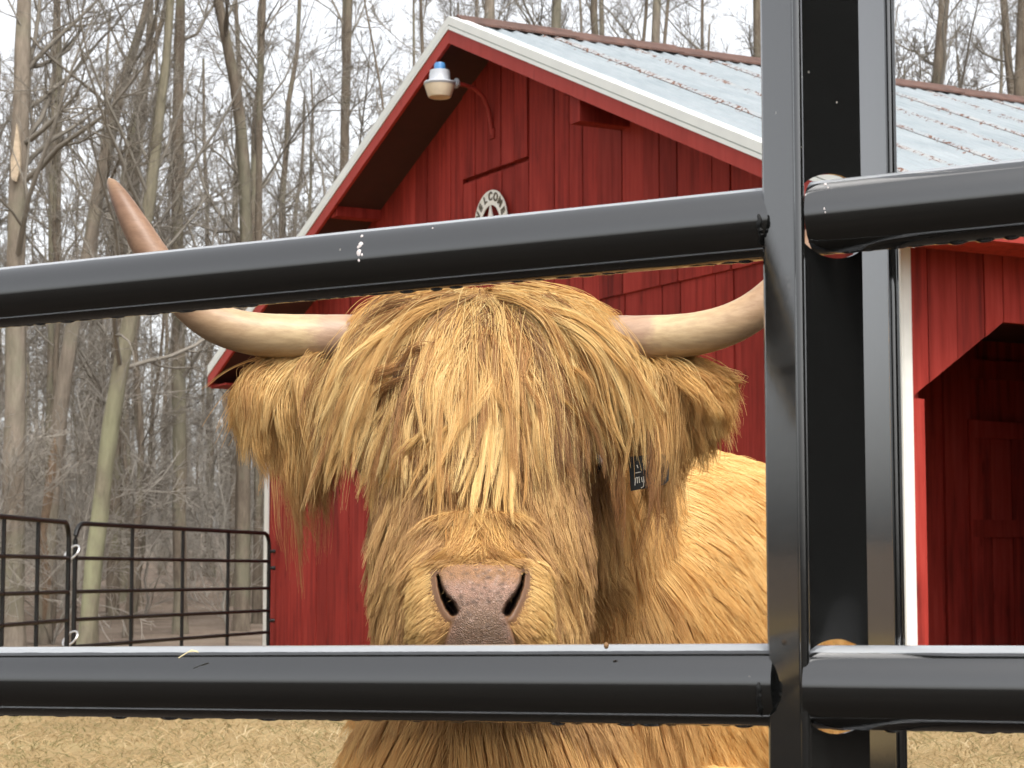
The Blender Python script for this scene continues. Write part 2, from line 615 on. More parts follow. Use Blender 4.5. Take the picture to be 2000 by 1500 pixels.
# barn frame: near corner, direction along the gable (to the far left corner), along the ridge
S_ = 0.85
AZ = 0.4993
BC = np.array([3.2592 * S_, 17.0 * S_, 0.0])
BU = np.array([-math.sin(AZ), math.cos(AZ), 0.0])
BV = np.array([math.cos(AZ), math.sin(AZ), 0.0])
BZ = np.array([0, 0, 1.0])
BW = 14.1672 * S_
SLOPE = 0.4289
ZP = 6.3177 * S_ + CAMZ             # outer top of the peak
OH = 0.6657 * S_                    # gable overhang
EV = 0.6339 * S_                    # eave overhang
BLEN = 13.0


def bp(u, v, z):
    return BC + BU * u + BV * v + BZ * z


def wall_uz(px, py, v=0.0):
    """gable-wall coordinates of a photo pixel"""
    d = at(px, py, 1.0) - np.array([0, 0, CAMZ])
    o = np.array([0, 0, CAMZ]) - BC
    t = (v - o @ BV) / (d @ BV)
    p = o + d * t
    return p @ BU, p[2]


def side_vz(px, py, u=0.0):
    d = at(px, py, 1.0) - np.array([0, 0, CAMZ])
    o = np.array([0, 0, CAMZ]) - BC
    t = (u - o @ BU) / (d @ BU)
    p = o + d * t
    return p @ BV, p[2]


def roof_under(u):
    """height of the underside of the roof deck at gable coordinate u"""
    return ZP - 0.17 - SLOPE * abs(u - BW / 2)


# =================================================================== BARN
def build_barn():
    barn = empty('barn', bp(0, 0, 0))
    tag(barn, 'red wooden barn with a rusty galvanised roof behind the cow', 'barn')

    # ---- gable wall: dark backing + one plank per board
    gw = MB()
    pk = BW / 2
    gw.prism([bp(0.02, 0.05, 0), bp(BW - 0.02, 0.05, 0), bp(BW - 0.02, 0.05, roof_under(BW)), bp(pk, 0.05, roof_under(pk) - .02), bp(0.02, 0.05, roof_under(0))], BV * 0.08)
    gable = gw.build('gable_wall', M['red'], barn)
    jx = [1768, 1722, 1684, 1646, 1607, 1570, 1536, 1503, 1467, 1428, 1393, 1357, 1324, 1290, 1259, 1217, 1171, 1138, 1112, 1083, 1059, 1032, 1006, 980, 955, 930, 905, 881, 858]
    us = [wall_uz(x, 300)[0] for x in jx]
    us[0] = 0.0
    rr = random.Random(3)
    while us[-1] < BW - 0.2:
        us.append(us[-1] + rr.choice([0.24, 0.28, 0.34, 0.42]))
    us[-1] = BW
    uL2, zL2 = wall_uz(1185, 575); uL2r, _ = wall_uz(1500, 511)
    uL1a, zL1 = wall_uz(905, 360); uL1b, _ = wall_uz(1031, 319)

    def plank(parent, u0, u1, z0, zt0, zt1, prd, name='plank', apex=None):
        g = 0.006
        poly = [bp(u0 + g, 0.05, z0), bp(u1 - g, 0.05, z0), bp(u1 - g, 0.05, zt1)]
        if apex: poly.append(bp(apex[0], 0.05, apex[1]))
        poly.append(bp(u0 + g, 0.05, zt0))
        return MB().prism(poly, -BV * (0.05 + prd)).build(name, M['red'], parent)

    for i in range(len(us) - 1):
        u0, u1 = us[i], us[i + 1]
        um = (u0 + u1) / 2
        prd = rr.uniform(-0.006, 0.006)
        t0, t1 = roof_under(u0) + 0.02, roof_under(u1) + 0.02
        apex = (pk, roof_under(pk) + .02) if u0 < pk < u1 else None
        lo = 0.03
        if um < uL2 + .05:
            zj = zL2 + 0.0 * um
            plank(gable, u0, u1, lo, zj, zj, prd - 0.012)
            plank(gable, u0, u1, zj - 0.03, t0, t1, prd + 0.012, apex=apex)
        elif uL1b - .05 < um < uL1a + .05:
            plank(gable, u0, u1, lo, zL1, zL1, prd)
            plank(gable, u0, u1, zL1 + 0.045, t0, t1, prd + 0.014, apex=apex)
        else:
            plank(gable, u0, u1, lo, t0, t1, prd, apex=apex)

    # ---- corner boards
    for u, nm in ((0.0, 'corner_board'), (BW, 'corner_board')):
        z1 = roof_under(u) - 0.02
        b = MB()
        if u == 0.0:
            b.obox(bp(-0.022, -0.022, 0.0), BU * 0.06, BV * 0.016, BZ * z1)
            b.obox(bp(-0.022, -0.004, 0.0), BU * 0.02, BV * 0.075, BZ * z1)
        else:
            b.obox(bp(BW + 0.022 - 0.13, -0.022, 0.0), BU * 0.13, BV * 0.016, BZ * z1)
        b.build(nm, M['white_old'], barn)

    # ---- roof: decks
    def slope_pt(u, v, off):
        """point on the roof: gable coordinate u, ridge coordinate v, off metres above the outer surface"""
        return bp(u, v, ZP - SLOPE * abs(u - pk) + off)
    n_r = norm(BZ - BU * SLOPE)      # near slope (u < pk): rises with u
    dk = MB()
    for sgn, ue in ((-1, -EV), (1, BW + EV)):
        dk.prism([slope_pt(pk, -OH + .03, -0.19), slope_pt(ue, -OH + .03, -0.19), slope_pt(ue, -OH + .03, -0.06), slope_pt(pk, -OH + .03, -0.06)], BV * (BLEN + 2 * OH - .06))
    roof = dk.build('roof', M['deck'], barn)

    # ---- corrugated sheets of the near slope, one object each
    Ls = (pk + EV + 0.04) * math.sqrt(1 + SLOPE ** 2)
    sheet_w = 0.94
    nx, ny = 37, 8
    down = norm(-BU - BZ * SLOPE)

    def sheet_mesh(nm, slope_dir, nrm):
        V = []; UV = []
        for j in range(ny):
            for i in range(nx):
                x = i / (nx - 1) * (sheet_w + 0.05)
                ph = x / (sheet_w / 6) * 2 * math.pi
                h = 0.017 * math.cos(ph) + 0.005 * math.cos(2 * ph)
                V.append(BV * x + slope_dir * (Ls * j / (ny - 1)) + nrm * h); UV.append((i / (nx - 1), Ls * j / (ny - 1)))
        Q = [(j * nx + i, j * nx + i + 1, (j + 1) * nx + i + 1, (j + 1) * nx + i) for j in range(ny - 1) for i in range(nx - 1)]
        me = mesh_quads(nm, np.array(V), Q)
        ul = me.uv_layers.new(name='UVMap')
        li = np.empty(len(me.loops), np.int32); me.loops.foreach_get('vertex_index', li)
        ul.data.foreach_set('uv', np.array(UV, np.float32)[li].ravel())
        me.polygons.foreach_set('use_smooth', [True] * len(me.polygons))
        me.materials.append(M['roof'])
        return me
    me1 = sheet_mesh('roof_sheet', down, n_r)
    k = 0
    v = -OH + 0.02
    off = np.array(root_loc(roof))
    while v < BLEN + OH - 0.5:
        o = bpy.data.objects.new('roof_sheet', me1); COL.objects.link(o)
        o.parent = roof
        o.location = tuple(slope_pt(pk, v, -0.03 + 0.004 * (k % 2)) - off)
        v += sheet_w; k += 1
    down2 = norm(BU - BZ * SLOPE); n2 = norm(BZ + BU * SLOPE)
    me2 = sheet_mesh('roof_sheet', down2, n2)
    v = -OH + 0.02; k = 0
    while v < BLEN + OH - 0.5:
        o = bpy.data.objects.new('roof_sheet', me2); COL.objects.link(o)
        o.parent = roof
        o.location = tuple(slope_pt(pk, v, -0.03 + 0.004 * (k % 2)) - off)
        v += sheet_w; k += 1

    # ---- ridge cap in overlapping lengths
    v = -OH + 0.08
    k = 0
    while v < BLEN + OH - 0.2:
        L = 0.62
        b = MB()
        dz = 0.006 * (k % 2)
        lift = 0.02
        pr = [slope_pt(pk - 0.17, v, 0.012 + dz), slope_pt(pk, v, 0.03 + dz + lift), slope_pt(pk + 0.17, v, 0.012 + dz),
              slope_pt(pk + 0.17, v, -0.008 + dz), slope_pt(pk, v, 0.012 + dz + lift), slope_pt(pk - 0.17, v, -0.008 + dz)]
        b.prism(pr, BV * (L + 0.05) + BZ * 0.008)
        b.build('ridge_cap', M['ridge'], roof)
        v += L; k += 1

    # ---- rake trim: white metal, thin lip, red barge board
    for sgn in (-1, 1):
        ue = -EV - 0.02 if sgn < 0 else BW + EV + 0.02
        def band(z0, z1, v0, v1, nm, mt, par):
            poly = [slope_pt(pk, v0, z0), slope_pt(ue, v0, z0), slope_pt(ue, v0, z1), slope_pt(pk, v0, z1)]
            return MB().prism(poly, BV * (v1 - v0)).build(nm, mt, par)
        band(-0.062, 0.02, -OH - 0.012, -OH + 0.14, 'rake_trim', M['white'], roof)
        band(-0.074, -0.062, -OH - 0.004, -OH + 0.02, 'trim_groove', M['groove'], roof)
        band(-0.108, -0.074, -OH - 0.016, -OH + 0.02, 'drip_edge', M['white'], roof)
        band(-0.245, -0.106, -OH - 0.006, -OH + 0.028, 'barge_board', M['red_trim'], roof)
        # soffit lining under the overhang
        MB().prism([slope_pt(pk, -OH + .028, -0.215), slope_pt(ue, -OH + .028, -0.215), slope_pt(ue, -OH + .028, -0.192), slope_pt(pk, -OH + .028, -0.192)], BV * (OH - .03)).build('soffit', M['deck'], roof)
    # eave fascia of the near side and its closed box end
    ze = ZP - SLOPE * (pk + EV)
    MB().obox(bp(-EV - 0.015, -OH + .03, ze - 0.24), BU * 0.03, BV * (BLEN + OH), BZ * 0.2).build('eave_fascia', M['red_trim'], roof)
    MB().obox(bp(-EV + 0.016, -OH + .03, ze - 0.235), BU * (EV - .06), BV * (BLEN + OH), BZ * 0.02).build('eave_soffit', M['red'], roof)
    MB().obox(bp(BW + EV - 0.015, -OH + .03, ze - 0.27), BU * 0.03, BV * (BLEN + OH), BZ * 0.22).build('eave_fascia', M['red_trim'], roof)
    MB().obox(bp(BW + 0.03, -OH + .03, ze - 0.262), BU * (EV - .06), BV * (BLEN + OH), BZ * 0.02).build('eave_soffit', M['red'], roof)

    # ---- boxed purlin ends standing out from the gable
    for (px, py, h, wdt, ln) in ((738, 432, 0.26, 0.16, OH - .04), (1222, 252, 0.27, 0.16, OH - .05)):
        u, z = wall_uz(px, py)
        b = MB().obox(bp(u - wdt / 2, 0.0, z), BU * wdt, -BV * ln, BZ * h)
        pe = b.build('purlin_end', M['red'], gable, bevel=0.004)
        MB().obox(bp(u - wdt / 2 - 0.07, 0.0, z + h + 0.003), BU * (wdt + 0.14), -BV * (ln + 0.02), BZ * 0.045).build('purlin_end', M['red'], gable, bevel=0.004)

    # ---- side wall with the chamfered door opening
    sp = 0.05
    v_j = side_vz(1808, 1000)[0]; v_c, z_c = side_vz(1960, 629); v_s, z_s = side_vz(1820, 743)
    v_end = v_c + 0.9
    top = ze - 0.2
    edges = [0.075]
    for px in (1812, 1869, 1923, 1960):
        edges.append(side_vz(px, 600)[0])
    sw = MB()
    sw.obox(bp(0.10, v_end + 0.9, 0), BU * 0.06, BV * (BLEN - v_end - 0.9), BZ * top)
    side = sw.build('side_wall', M['red'], barn)

    def splank(v0, v1, za, zb, prd):
        poly = [bp(0.05, v0 + .004, za), bp(0.05, v1 - .004, zb), bp(0.05, v1 - .004, top), bp(0.05, v0 + .004, top)]
        MB().prism(poly, -BU * (0.05 + prd)).build('plank', M['red'], side)

    def opening(v):
        if v >= v_c: return z_c - 0.004 * (v - v_c)
        return z_s + (z_c - z_s) * (v - v_s) / (v_c - v_s)
    z_a = opening(edges[0])
    e2 = edges[:-1] + [v_c]
    vv = v_c
    while vv < v_end + 0.05:
        vv += 0.27; e2.append(vv)
    for i in range(len(e2) - 1):
        splank(e2[i], e2[i + 1], opening(e2[i]), opening(e2[i + 1]), rr.uniform(-.004, .005))
    # first jamb board below the chamfer
    MB().obox(bp(0.05, 0.076, 0.0), -BU * 0.058, BV * (v_j - 0.076), BZ * (z_a - 0.01)).build('door_jamb', M['red'], side)
    MB().obox(bp(0.05, v_end + .02, 0.0), -BU * 0.05, BV * 0.22, BZ * (z_c - 0.02)).build('door_jamb', M['red'], side)
    vv = v_end + 0.26
    while vv < BLEN - 0.3:
        MB().obox(bp(0.09, vv + .004, 0.02), -BU * (0.085 + rr.uniform(0, .006)), BV * 0.30, BZ * (top - .02)).build('plank', M['red'], side)
        vv += 0.308
    # far gable and left side wall: closed shells
    MB().prism([bp(0.1, BLEN - 0.1, 0), bp(BW - .1, BLEN - .1, 0), bp(BW - .1, BLEN - .1, roof_under(BW)), bp(pk, BLEN - .1, roof_under(pk) - .05), bp(0.1, BLEN - .1, roof_under(0))], BV * 0.1).build('far_gable', M['red'], barn)
    MB().obox(bp(BW - 0.06, 0.14, 0), BU * 0.06, BV * (BLEN - .3), BZ * top).build('far_side_wall', M['red'], barn)

    # ---- recessed bay behind the opening
    rec = 2.2
    bay = MB().obox(bp(rec + 0.03, 0.14, 0), BU * 0.05, BV * 6.0, BZ * (top - .05)).build('stall_wall', M['red'], barn)
    MB().obox(bp(0.12, 0.14, 3.05), BU * (rec - .1), BV * 6.0, BZ * 0.05).build('bay_ceiling', M['deck'], barn)
    # left end board of the bay (seen just inside the jamb) with its wooden latch
    MB().obox(bp(0.06, 0.145, 0.02), BU * (rec - 0.04), BV * 0.04, BZ * 2.95).build('plank', M['red'], bay)
    # inner partition boards
    x0 = side_vz(1846, 1000, rec)[0]
    v0 = x0
    zt_d = side_vz(1950, 822, rec)[1]
    v_d0 = side_vz(1893, 1000, rec)[0]
    ws = []
    while v0 < 5.8:
        w_ = rr.choice([0.24, 0.28, 0.30]); ws.append((v0, v0 + w_)); v0 += w_
    for (a, b) in ws:
        if b < v_d0 + 0.1 or a > v_d0 + 2.2:
            MB().obox(bp(rec + .02, a + .004, 0.02), -BU * 0.03, BV * (b - a - .008), BZ * 2.9).build('plank', M['red'], bay)
        else:
            MB().obox(bp(rec + .02, a + .004, zt_d + 0.36), -BU * 0.03, BV * (b - a - .008), BZ * (2.88 - zt_d - .36)).build('plank', M['red'], bay)
    door = MB().obox(bp(rec + .025, v_d0, 0.05), -BU * 0.02, BV * (2.3), BZ * (zt_d - .05)).build('stall_door', M['red'], barn)
    a = v_d0
    while a < v_d0 + 2.1:
        MB().obox(bp(rec + .004, a + .005, 0.06), -BU * 0.022, BV * 0.225, BZ * (zt_d - .08)).build('plank', M['red'], door)
        a += 0.235
    zr = side_vz(1950, 1045, rec)[1]
    for z0, h in ((zt_d - 0.16, 0.15), (zr - .02, 0.15), (0.08, 0.16)):
        MB().obox(bp(rec - .020, v_d0 + .002, z0), -BU * 0.03, BV * (2.28), BZ * h).build('door_rail', M['red'], door)
    MB().obox(bp(rec - .020, v_d0 - .02, 0.06), -BU * 0.026, BV * 0.13, BZ * (zt_d - .06)).build('door_stile', M['red'], door)
    MB().obox(bp(rec + .06, v_d0 + 0.02, zt_d + .01), BU * 0.02, BV * 2.2, BZ * 0.34).build('dark_gap', M['dark'], door)
    v_l = side_vz(1830, 1050, 0.9)[0]
    zl = side_vz(1830, 1085, 0.9)[1]
    MB().obox(bp(0.62, 0.187, zl), BU * 0.07, BV * 0.05, BZ * 0.30).build('latch_bar', M['red'], bay, bevel=.004)
    return barn


BARN = build_barn()


# ---- unseen shed added behind the viewer, to give the post paint a dark reflection
def build_added_shed():
    c = np.array([13.5, -6.0, 0.0])
    sh = empty('added_dark_shed', c)
    tag(sh, 'unseen dark brown shed added behind the viewer for its dark reflection', 'shed')
    wood = mat_paint_wood('added_shed_timber', (0.016, 0.012, 0.010), (0.026, 0.019, 0.016), (0.035, 0.026, 0.021), 0.85, 0.1)
    d = norm(np.array([0.47, 0.88, 0])); n = np.array([-d[1], d[0], 0])
    MB().prism([c + d * -9 + n * 0, c + d * 9 + n * 0, c + d * 9 + n * 0 + BZ * 4.6, c + d * 0 + BZ * 7.4, c - d * 9 + BZ * 4.6], -n * 7).build('wall', wood, sh)
    for k in range(-29, 30):
        p = c + d * (k * 0.3)
        h = 7.2 - 2.8 * abs(k * 0.3 + .15) / 9 - 0.1
        MB().obox(p + n * 0.001, d * 0.29, n * 0.03, BZ * h).build('plank', wood, sh)
    for sg in (-1, 1):
        MB().prism([c + BZ * 7.45 + n * .4, c + d * sg * 9.6 + BZ * 4.45 + n * .4, c + d * sg * 9.6 + BZ * 4.6 + n * .4, c + BZ * 7.65 + n * .4], -n * 7.8).build('roof', M['ridge'], sh)


build_added_shed()


# ---- yard light on the gable
def build_light():
    u0, z0 = wall_uz(965, 262)
    L = empty('yard_light', bp(u0, -0.02, z0))
    tag(L, 'white yard light with a blue cap on a red gooseneck under the gable peak', 'light')
    arm = MB()
    pts = [bp(u0, -0.02, z0), bp(u0, -0.035, z0 + 0.10), bp(u0, -0.06, z0 + 0.24), bp(u0, -0.12, z0 + 0.36), bp(u0, -0.21, z0 + 0.43), bp(u0, -0.32, z0 + 0.455), bp(u0, -0.40, z0 + 0.46)]
    arm.tube(pts, 0.021, 10).build('arm', M['red_trim'], L, True)
    MB().obox(bp(u0 - .05, -0.012, z0 - .05), BU * 0.1, -BV * 0.02, BZ * 0.1).build('wall_plate', M['red'], L, bevel=.004)
    c = bp(u0, -0.60, z0 + 0.46)
    grey = simple('lamp_grey', (0.42, 0.44, 0.47), 0.4, 0.06)
    MB().lathe(bp(u0, -0.39, z0 + 0.46), -BV, [(0, .028), (0.02, .05), (0.04, .05), (0.05, .03), (0.10, .026), (0.14, .026)], 14).build('clamp', grey, L, True)
    MB().lathe(c + BZ * -0.01, BZ, [(-0.03, .15), (-0.012, .158), (0.0, .15), (0.012, .11), (0.02, .103), (0.09, .10), (0.115, .096), (0.12, .075), (0.125, .06)], 24).build('housing', grey, L, True)
    MB().lathe(c + BZ * 0.105, BZ, [(0, .055), (0.06, .054), (0.075, .048), (0.08, .02)], 20).build('photocell', simple('blue_photocell', (0.07, 0.22, 0.46), 0.35, .05), L, True)
    MB().lathe(c - BZ * 0.035, -BZ, [(-0.003, .146), (0.0, .148), (0.02, .145), (0.09, .122), (0.12, .112), (0.127, .10), (0.115, .07), (0.11, .02)], 24).build('refractor', simple('cream_refractor', (0.62, 0.52, 0.38), 0.35, .1, 10), L, True)


build_light()


# ---- round WELCOME sign with a star
def build_sign():
    u0, z0 = wall_uz(965, 440)
    yv = -0.035
    s = empty('welcome_sign', bp(u0, yv, z0))
    tag(s, 'round white metal WELCOME sign with a star on the gable, above the rail', 'sign')
    R, r = 0.345, 0.215
    ex, ez, ey = -BU, BZ, -BV
    c = bp(u0, yv, z0)

    def ring(Ro, Ri, d0, d1, n=48):
        V = []; Fc = []
        for i in range(n):
            a = 2 * math.pi * i / n
            dr = ex * math.cos(a) + ez * math.sin(a)
            V += [c + dr * Ro + ey * d0, c + dr * Ri + ey * d0, c + dr * Ro + ey * d1, c + dr * Ri + ey * d1]
        for i in range(n):
            j = (i + 1) % n
            a, b = 4 * i, 4 * j
            Fc += [(a + 2, b + 2, b + 3, a + 3), (a, a + 1, b + 1, b), (a, b, b + 2, a + 2), (a + 1, a + 3, b + 3, b + 1)]
        return MB().add(V, Fc)
    wm = simple('white_sign_metal', (0.76, 0.74, 0.68), 0.5, .06)
    dm = simple('dark_letter', (0.09, 0.075, 0.05), 0.7)
    ring(R, R - 0.028, 0, 0.008).build('outer_ring', wm, s)
    ring(r + .03, r - 0.02, 0, 0.008).build('inner_ring', wm, s)
    ring(R - .02, r + .02, -0.004, 0.003).build('band', wm, s)
    P = []
    for i in range(10):
        a = math.pi / 2 + i * math.pi / 5
        q = (r - .008) if i % 2 == 0 else 0.085
        P.append(c + ex * q * math.cos(a) + ez * q * math.sin(a) + ey * 0.0)
    MB().prism(P, ey * 0.01).build('star', wm, s)
    word = 'WELCOME'
    for i, ch in enumerate(word):
        a = math.radians(158 - i * (136 / 6))
        cu = bpy.data.curves.new('letter', 'FONT')
        cu.body = ch; cu.size = 0.115; cu.align_x = 'CENTER'; cu.align_y = 'CENTER'; cu.extrude = 0.003; cu.offset = 0.004
        o = bpy.data.objects.new('letter', cu); COL.objects.link(o)
        from mathutils import Matrix
        dr = ex * math.cos(a) + ez * math.sin(a)
        tn = ex * math.sin(a) - ez * math.cos(a)
        pos = dr * ((R + r) / 2 - 0.001) + ey * 0.007
        m4 = Matrix(((tn[0], dr[0], ey[0], pos[0]), (tn[1], dr[1], ey[1], pos[1]), (tn[2], dr[2], ey[2], pos[2]), (0, 0, 0, 1)))
        bpy.context.view_layer.update()
        me = bpy.data.meshes.new_from_object(o)
        me.transform(m4)
        bpy.data.objects.remove(o); bpy.data.curves.remove(cu)
        me.materials.clear()
        link_mesh('letter', me, dm, s)


build_sign()
build_grass()


# =================================================================== corral gates at the left
def build_gates():
    zs = np.array([0.487, 0.152, -0.17, -0.437, -0.695, -0.90]) + CAMZ

    def gate(P0, P1, nv, label, name='corral_gate', r=0.021, top=0.0):
        P0 = np.array(P0, float); P1 = np.array(P1, float)
        g = empty(name, (P0[0], P0[1], 0))
        tag(g, label, 'gate', 'corral gates beside the barn')
        d = P1 - P0; L = np.linalg.norm(d); d = d / L
        pt = lambda s, z: np.array([P0[0] + d[0] * s, P0[1] + d[1] * s, z])
        zt, zb = zs[0] + top, zs[-1]
        cr = 0.16
        path = [pt(0, zb), pt(0, zt - cr)]
        for k in range(1, 6):
            a = math.pi * k / 12
            path.append(pt(cr - cr * math.cos(a), zt - cr + cr * math.sin(a)))
        path.append(pt(cr, zt)); path.append(pt(L - cr, zt))
        for k in range(1, 6):
            a = math.pi * k / 12
            path.append(pt(L - cr + cr * math.sin(a), zt - cr + cr * math.cos(a)))
        path += [pt(L, zt - cr), pt(L, zb)]
        MB().tube(path, r * 1.15, 10).build('frame', M['gate'], g, True)
        for z in zs[1:]:
            MB().tube([pt(0, z), pt(L, z)], r * 0.92, 8).build('rail', M['gate'], g, True)
        for i in range(nv):
            s = L * (i + 1) / (nv + 1)
            MB().tube([pt(s, zb), pt(s, zt)], r * 0.95, 8).build('upright', M['gate'], g, True)
        for s in (0, L):
            MB().tube([pt(s, 0.0), pt(s, zb)], r, 8).build('foot', M['gate'], g, True)
        return g, pt, L
    far = at(525, 1121, 24.75)
    A = at(146, 1121, 19.8)
    g, pt, L = gate((A[0], A[1]), (far[0], far[1]), 3, 'dark tubular corral gate fixed to the barn corner, with three uprights')
    for z in (zs[1] + .12, zs[1] - .08, zs[3] - .12):
        p = pt(L, z)
        MB().tube([p, p + np.array([0.10, 0.02, 0])], 0.022, 8).build('hinge', M['gate'], g, True)
    B = at(133, 1121, 19.55); C = at(-250, 1121, 14.6)
    g2, pt2, L2 = gate((C[0], C[1]), (B[0], B[1]), 4, 'dark tubular corral gate at the left edge, cut off by the frame')
    # chain loop holding the two together
    for z in (zs[1] + 0.05, zs[4] + .08):
        c = (pt(0, z) + pt2(L2, z)) / 2
        ring = [c + np.array([math.cos(a) * 0.07, math.sin(a) * 0.03, 0.07 * math.sin(a + .6)]) for a in np.linspace(0, 2 * np.pi, 17)]
        MB().tube(ring, 0.010, 6).build('chain_loop', M['zinc'], g, True)
    mid = pt(0, zs[2]); 
    MB().tube([pt(0, zs[1] - .05) + np.array([-.045, 0, 0]), pt(0, zs[1] - .22) + np.array([-.045, 0, 0])], 0.012, 6).build('chain_tail', M['zinc'], g, True)


build_gates()
# =================================================================== woodland
def branch_level(rng, P, R, m, t0, t1, ang, Lf, K, up, wob, rf, rend=0.25, L_abs=None):
    """children of polylines P (N,K0,3) with radii R: m per parent"""
    N, K0, _ = P.shape
    t = t0 + (t1 - t0) * rng.random((N, m))
    s = t * (K0 - 1)
    i = np.clip(s.astype(int), 0, K0 - 2)
    fr = (s - i)[..., None]
    n = np.arange(N)[:, None]
    p0 = P[n, i] * (1 - fr) + P[n, i + 1] * fr
    r0 = R[n, i] * (1 - fr[..., 0]) + R[n, i + 1] * fr[..., 0]
    T = norm(P[n, i + 1] - P[n, i])
    rv = rng.standard_normal((N, m, 3))
    perp = norm(rv - T * (rv * T).sum(-1, keepdims=True))
    a = np.radians(ang[0] + (ang[1] - ang[0]) * rng.random((N, m, 1)))
    d = norm(T * np.cos(a) + perp * np.sin(a))
    plen = np.linalg.norm(np.diff(P, axis=1), axis=-1).sum(1)[:, None]
    L = (plen * (Lf[0] + (Lf[1] - Lf[0]) * rng.random((N, m)))) if L_abs is None else (L_abs[0] + (L_abs[1] - L_abs[0]) * rng.random((N, m)))
    L = L * (1.15 - 0.6 * t)
    p = p0.reshape(-1, 3); d = d.reshape(-1, 3); L = L.reshape(-1)
    out = np.empty((N * m, K, 3)); out[:, 0] = p
    step = (L / (K - 1))[:, None]
    for k in range(1, K):
        d = norm(d + wob * rng.standard_normal(d.shape) + np.array([0, 0, up]))
        out[:, k] = out[:, k - 1] + d * step
    r = (r0.reshape(-1) * rf)[:, None] * np.linspace(1, rend, K)[None]
    return out, r


def make_tree_meshes(rng, trunk, tr, nb, f0, f1, reach, levels=(6, 5, 4), ang=(30, 65), upb=0.10, thick=1.0, rmin=0.0045):
    """trunk (K,3) local, tr (K,) -> trunk mesh, crown mesh"""
    P0, R0 = trunk[None], tr[None]
    # smooth, slightly uneven trunk
    Vt, Qt = tubes(P0, R0, 12)
    K = len(trunk)
    VV = Vt.reshape(K, 12, 3)
    c = trunk[:, None, :]
    VV = c + (VV - c) * (1 + 0.07 * rng.standard_normal((K, 12, 1)))
    tv, tq = [VV.reshape(-1, 3)], [Qt]
    P1, R1 = branch_level(rng, P0, R0, nb, f0, f1, ang, None, 8, upb, 0.13, 0.36, 0.22, L_abs=reach)
    R1 = np.maximum(R1, rmin * 1.6)
    V1, Q1 = tubes(P1, R1, 6)
    P2, R2 = branch_level(rng, P1, R1, levels[0], 0.15, 1, (25, 65), (0.35, 0.6), 6, upb * .7, 0.16, 0.6, 0.3)
    R2 = np.maximum(R2, rmin * 1.2)
    P3, R3 = branch_level(rng, P2, R2, levels[1], 0.1, 1, (20, 60), (0.35, 0.65), 4, 0.06, 0.18, 0.65, 0.4)
    R3 = np.maximum(R3, rmin)
    P4, R4 = branch_level(rng, P3, R3, levels[2], 0.1, 1, (20, 55), (0.4, 0.75), 3, 0.04, 0.2, 0.75, 0.5)
    R4 = np.maximum(R4, rmin * .8)
    cv, cq, n = [], [], 0
    for P, R, S in ((P1, R1, 6), (P2, R2, 4), (P3, R3, 3), (P4, R4, 3)):
        if len(P) == 0: continue
        V, Q = tubes(P, R * thick, S)
        cv.append(V); cq.append(Q + n); n += len(V)
    tm = mesh_quads('trunk', np.concatenate(tv), np.concatenate(tq))
    cm = mesh_quads('crown', np.concatenate(cv), np.concatenate(cq))
    for me in (tm, cm):
        me.polygons.foreach_set('use_smooth', [True] * len(me.polygons))
    return tm, cm


def straight_trunk(rng, H, r, lean=0.03, wob=0.05, K=14):
    z = np.linspace(0, H, K)
    x = np.cumsum(rng.standard_normal(K)) * wob + z * lean * rng.standard_normal()
    y = np.cumsum(rng.standard_normal(K)) * wob + z * lean * rng.standard_normal()
    x -= x[0]; y -= y[0]
    rr = r * (1 - 0.75 * (z / H) ** 0.9) + r * 0.45 * np.exp(-z / 0.35)
    P = np.stack([x, y, z - 0.15], -1)
    return P, rr


def place_tree(tm, cm, x, y, rot, sc, bark, twig, label, group=None, name='bare_tree', cat='tree'):
    e = empty(name, (x, y, terrain(np.array(x), np.array(y))))
    e.rotation_euler = (0, 0, rot)
    e.scale = (sc, sc, sc)
    tag(e, label, cat, group)
    for me, nm, mt in ((tm, 'trunk', bark), (cm, 'crown', twig)):
        o = bpy.data.objects.new(nm, me)
        COL.objects.link(o)
        o.parent = e
        if len(me.materials) == 0: me.materials.append(mt)
        if me.materials[0] != mt:
            o.material_slots[0].link = 'OBJECT'; o.material_slots[0].material = mt
    return e


def px_trunk(pts, Y, K=26):
    """trunk polyline from photo pixels (px, py, width) at distance Y, extended above the frame"""
    pts = np.array(pts, float)
    zs = pts[:, 1]
    W3 = np.array([at(p[0], p[1], Y) for p in pts])
    r = pts[:, 2] / 2 / F * Y
    # straight run to the ground
    g = float(terrain(np.array(W3[0, 0]), np.array(Y)))
    base = W3[0].copy(); base[2] = g - 0.15
    d = (W3[-1] - W3[-2]); d = d / np.linalg.norm(d)
    top = W3[-1] + norm(d + np.array([0, 0, 0.5])) * 7.5
    P = np.vstack([base, W3, top]); R = np.r_[r[0] * 1.35, r, 0.03]
    s = np.r_[0, np.cumsum(np.linalg.norm(np.diff(P, axis=0), axis=1))]
    q = np.linspace(0, s[-1], K)
    Pi = np.stack([np.interp(q, s, P[:, i]) for i in range(3)], -1)
    for _ in range(2):
        Pi[1:-1] = (Pi[:-2] + 2 * Pi[1:-1] + Pi[2:]) / 4
    Pi[1:, 1] += np.cumsum(RNG.standard_normal(K - 1)) * 0.03
    return Pi, np.interp(q, s, R), base


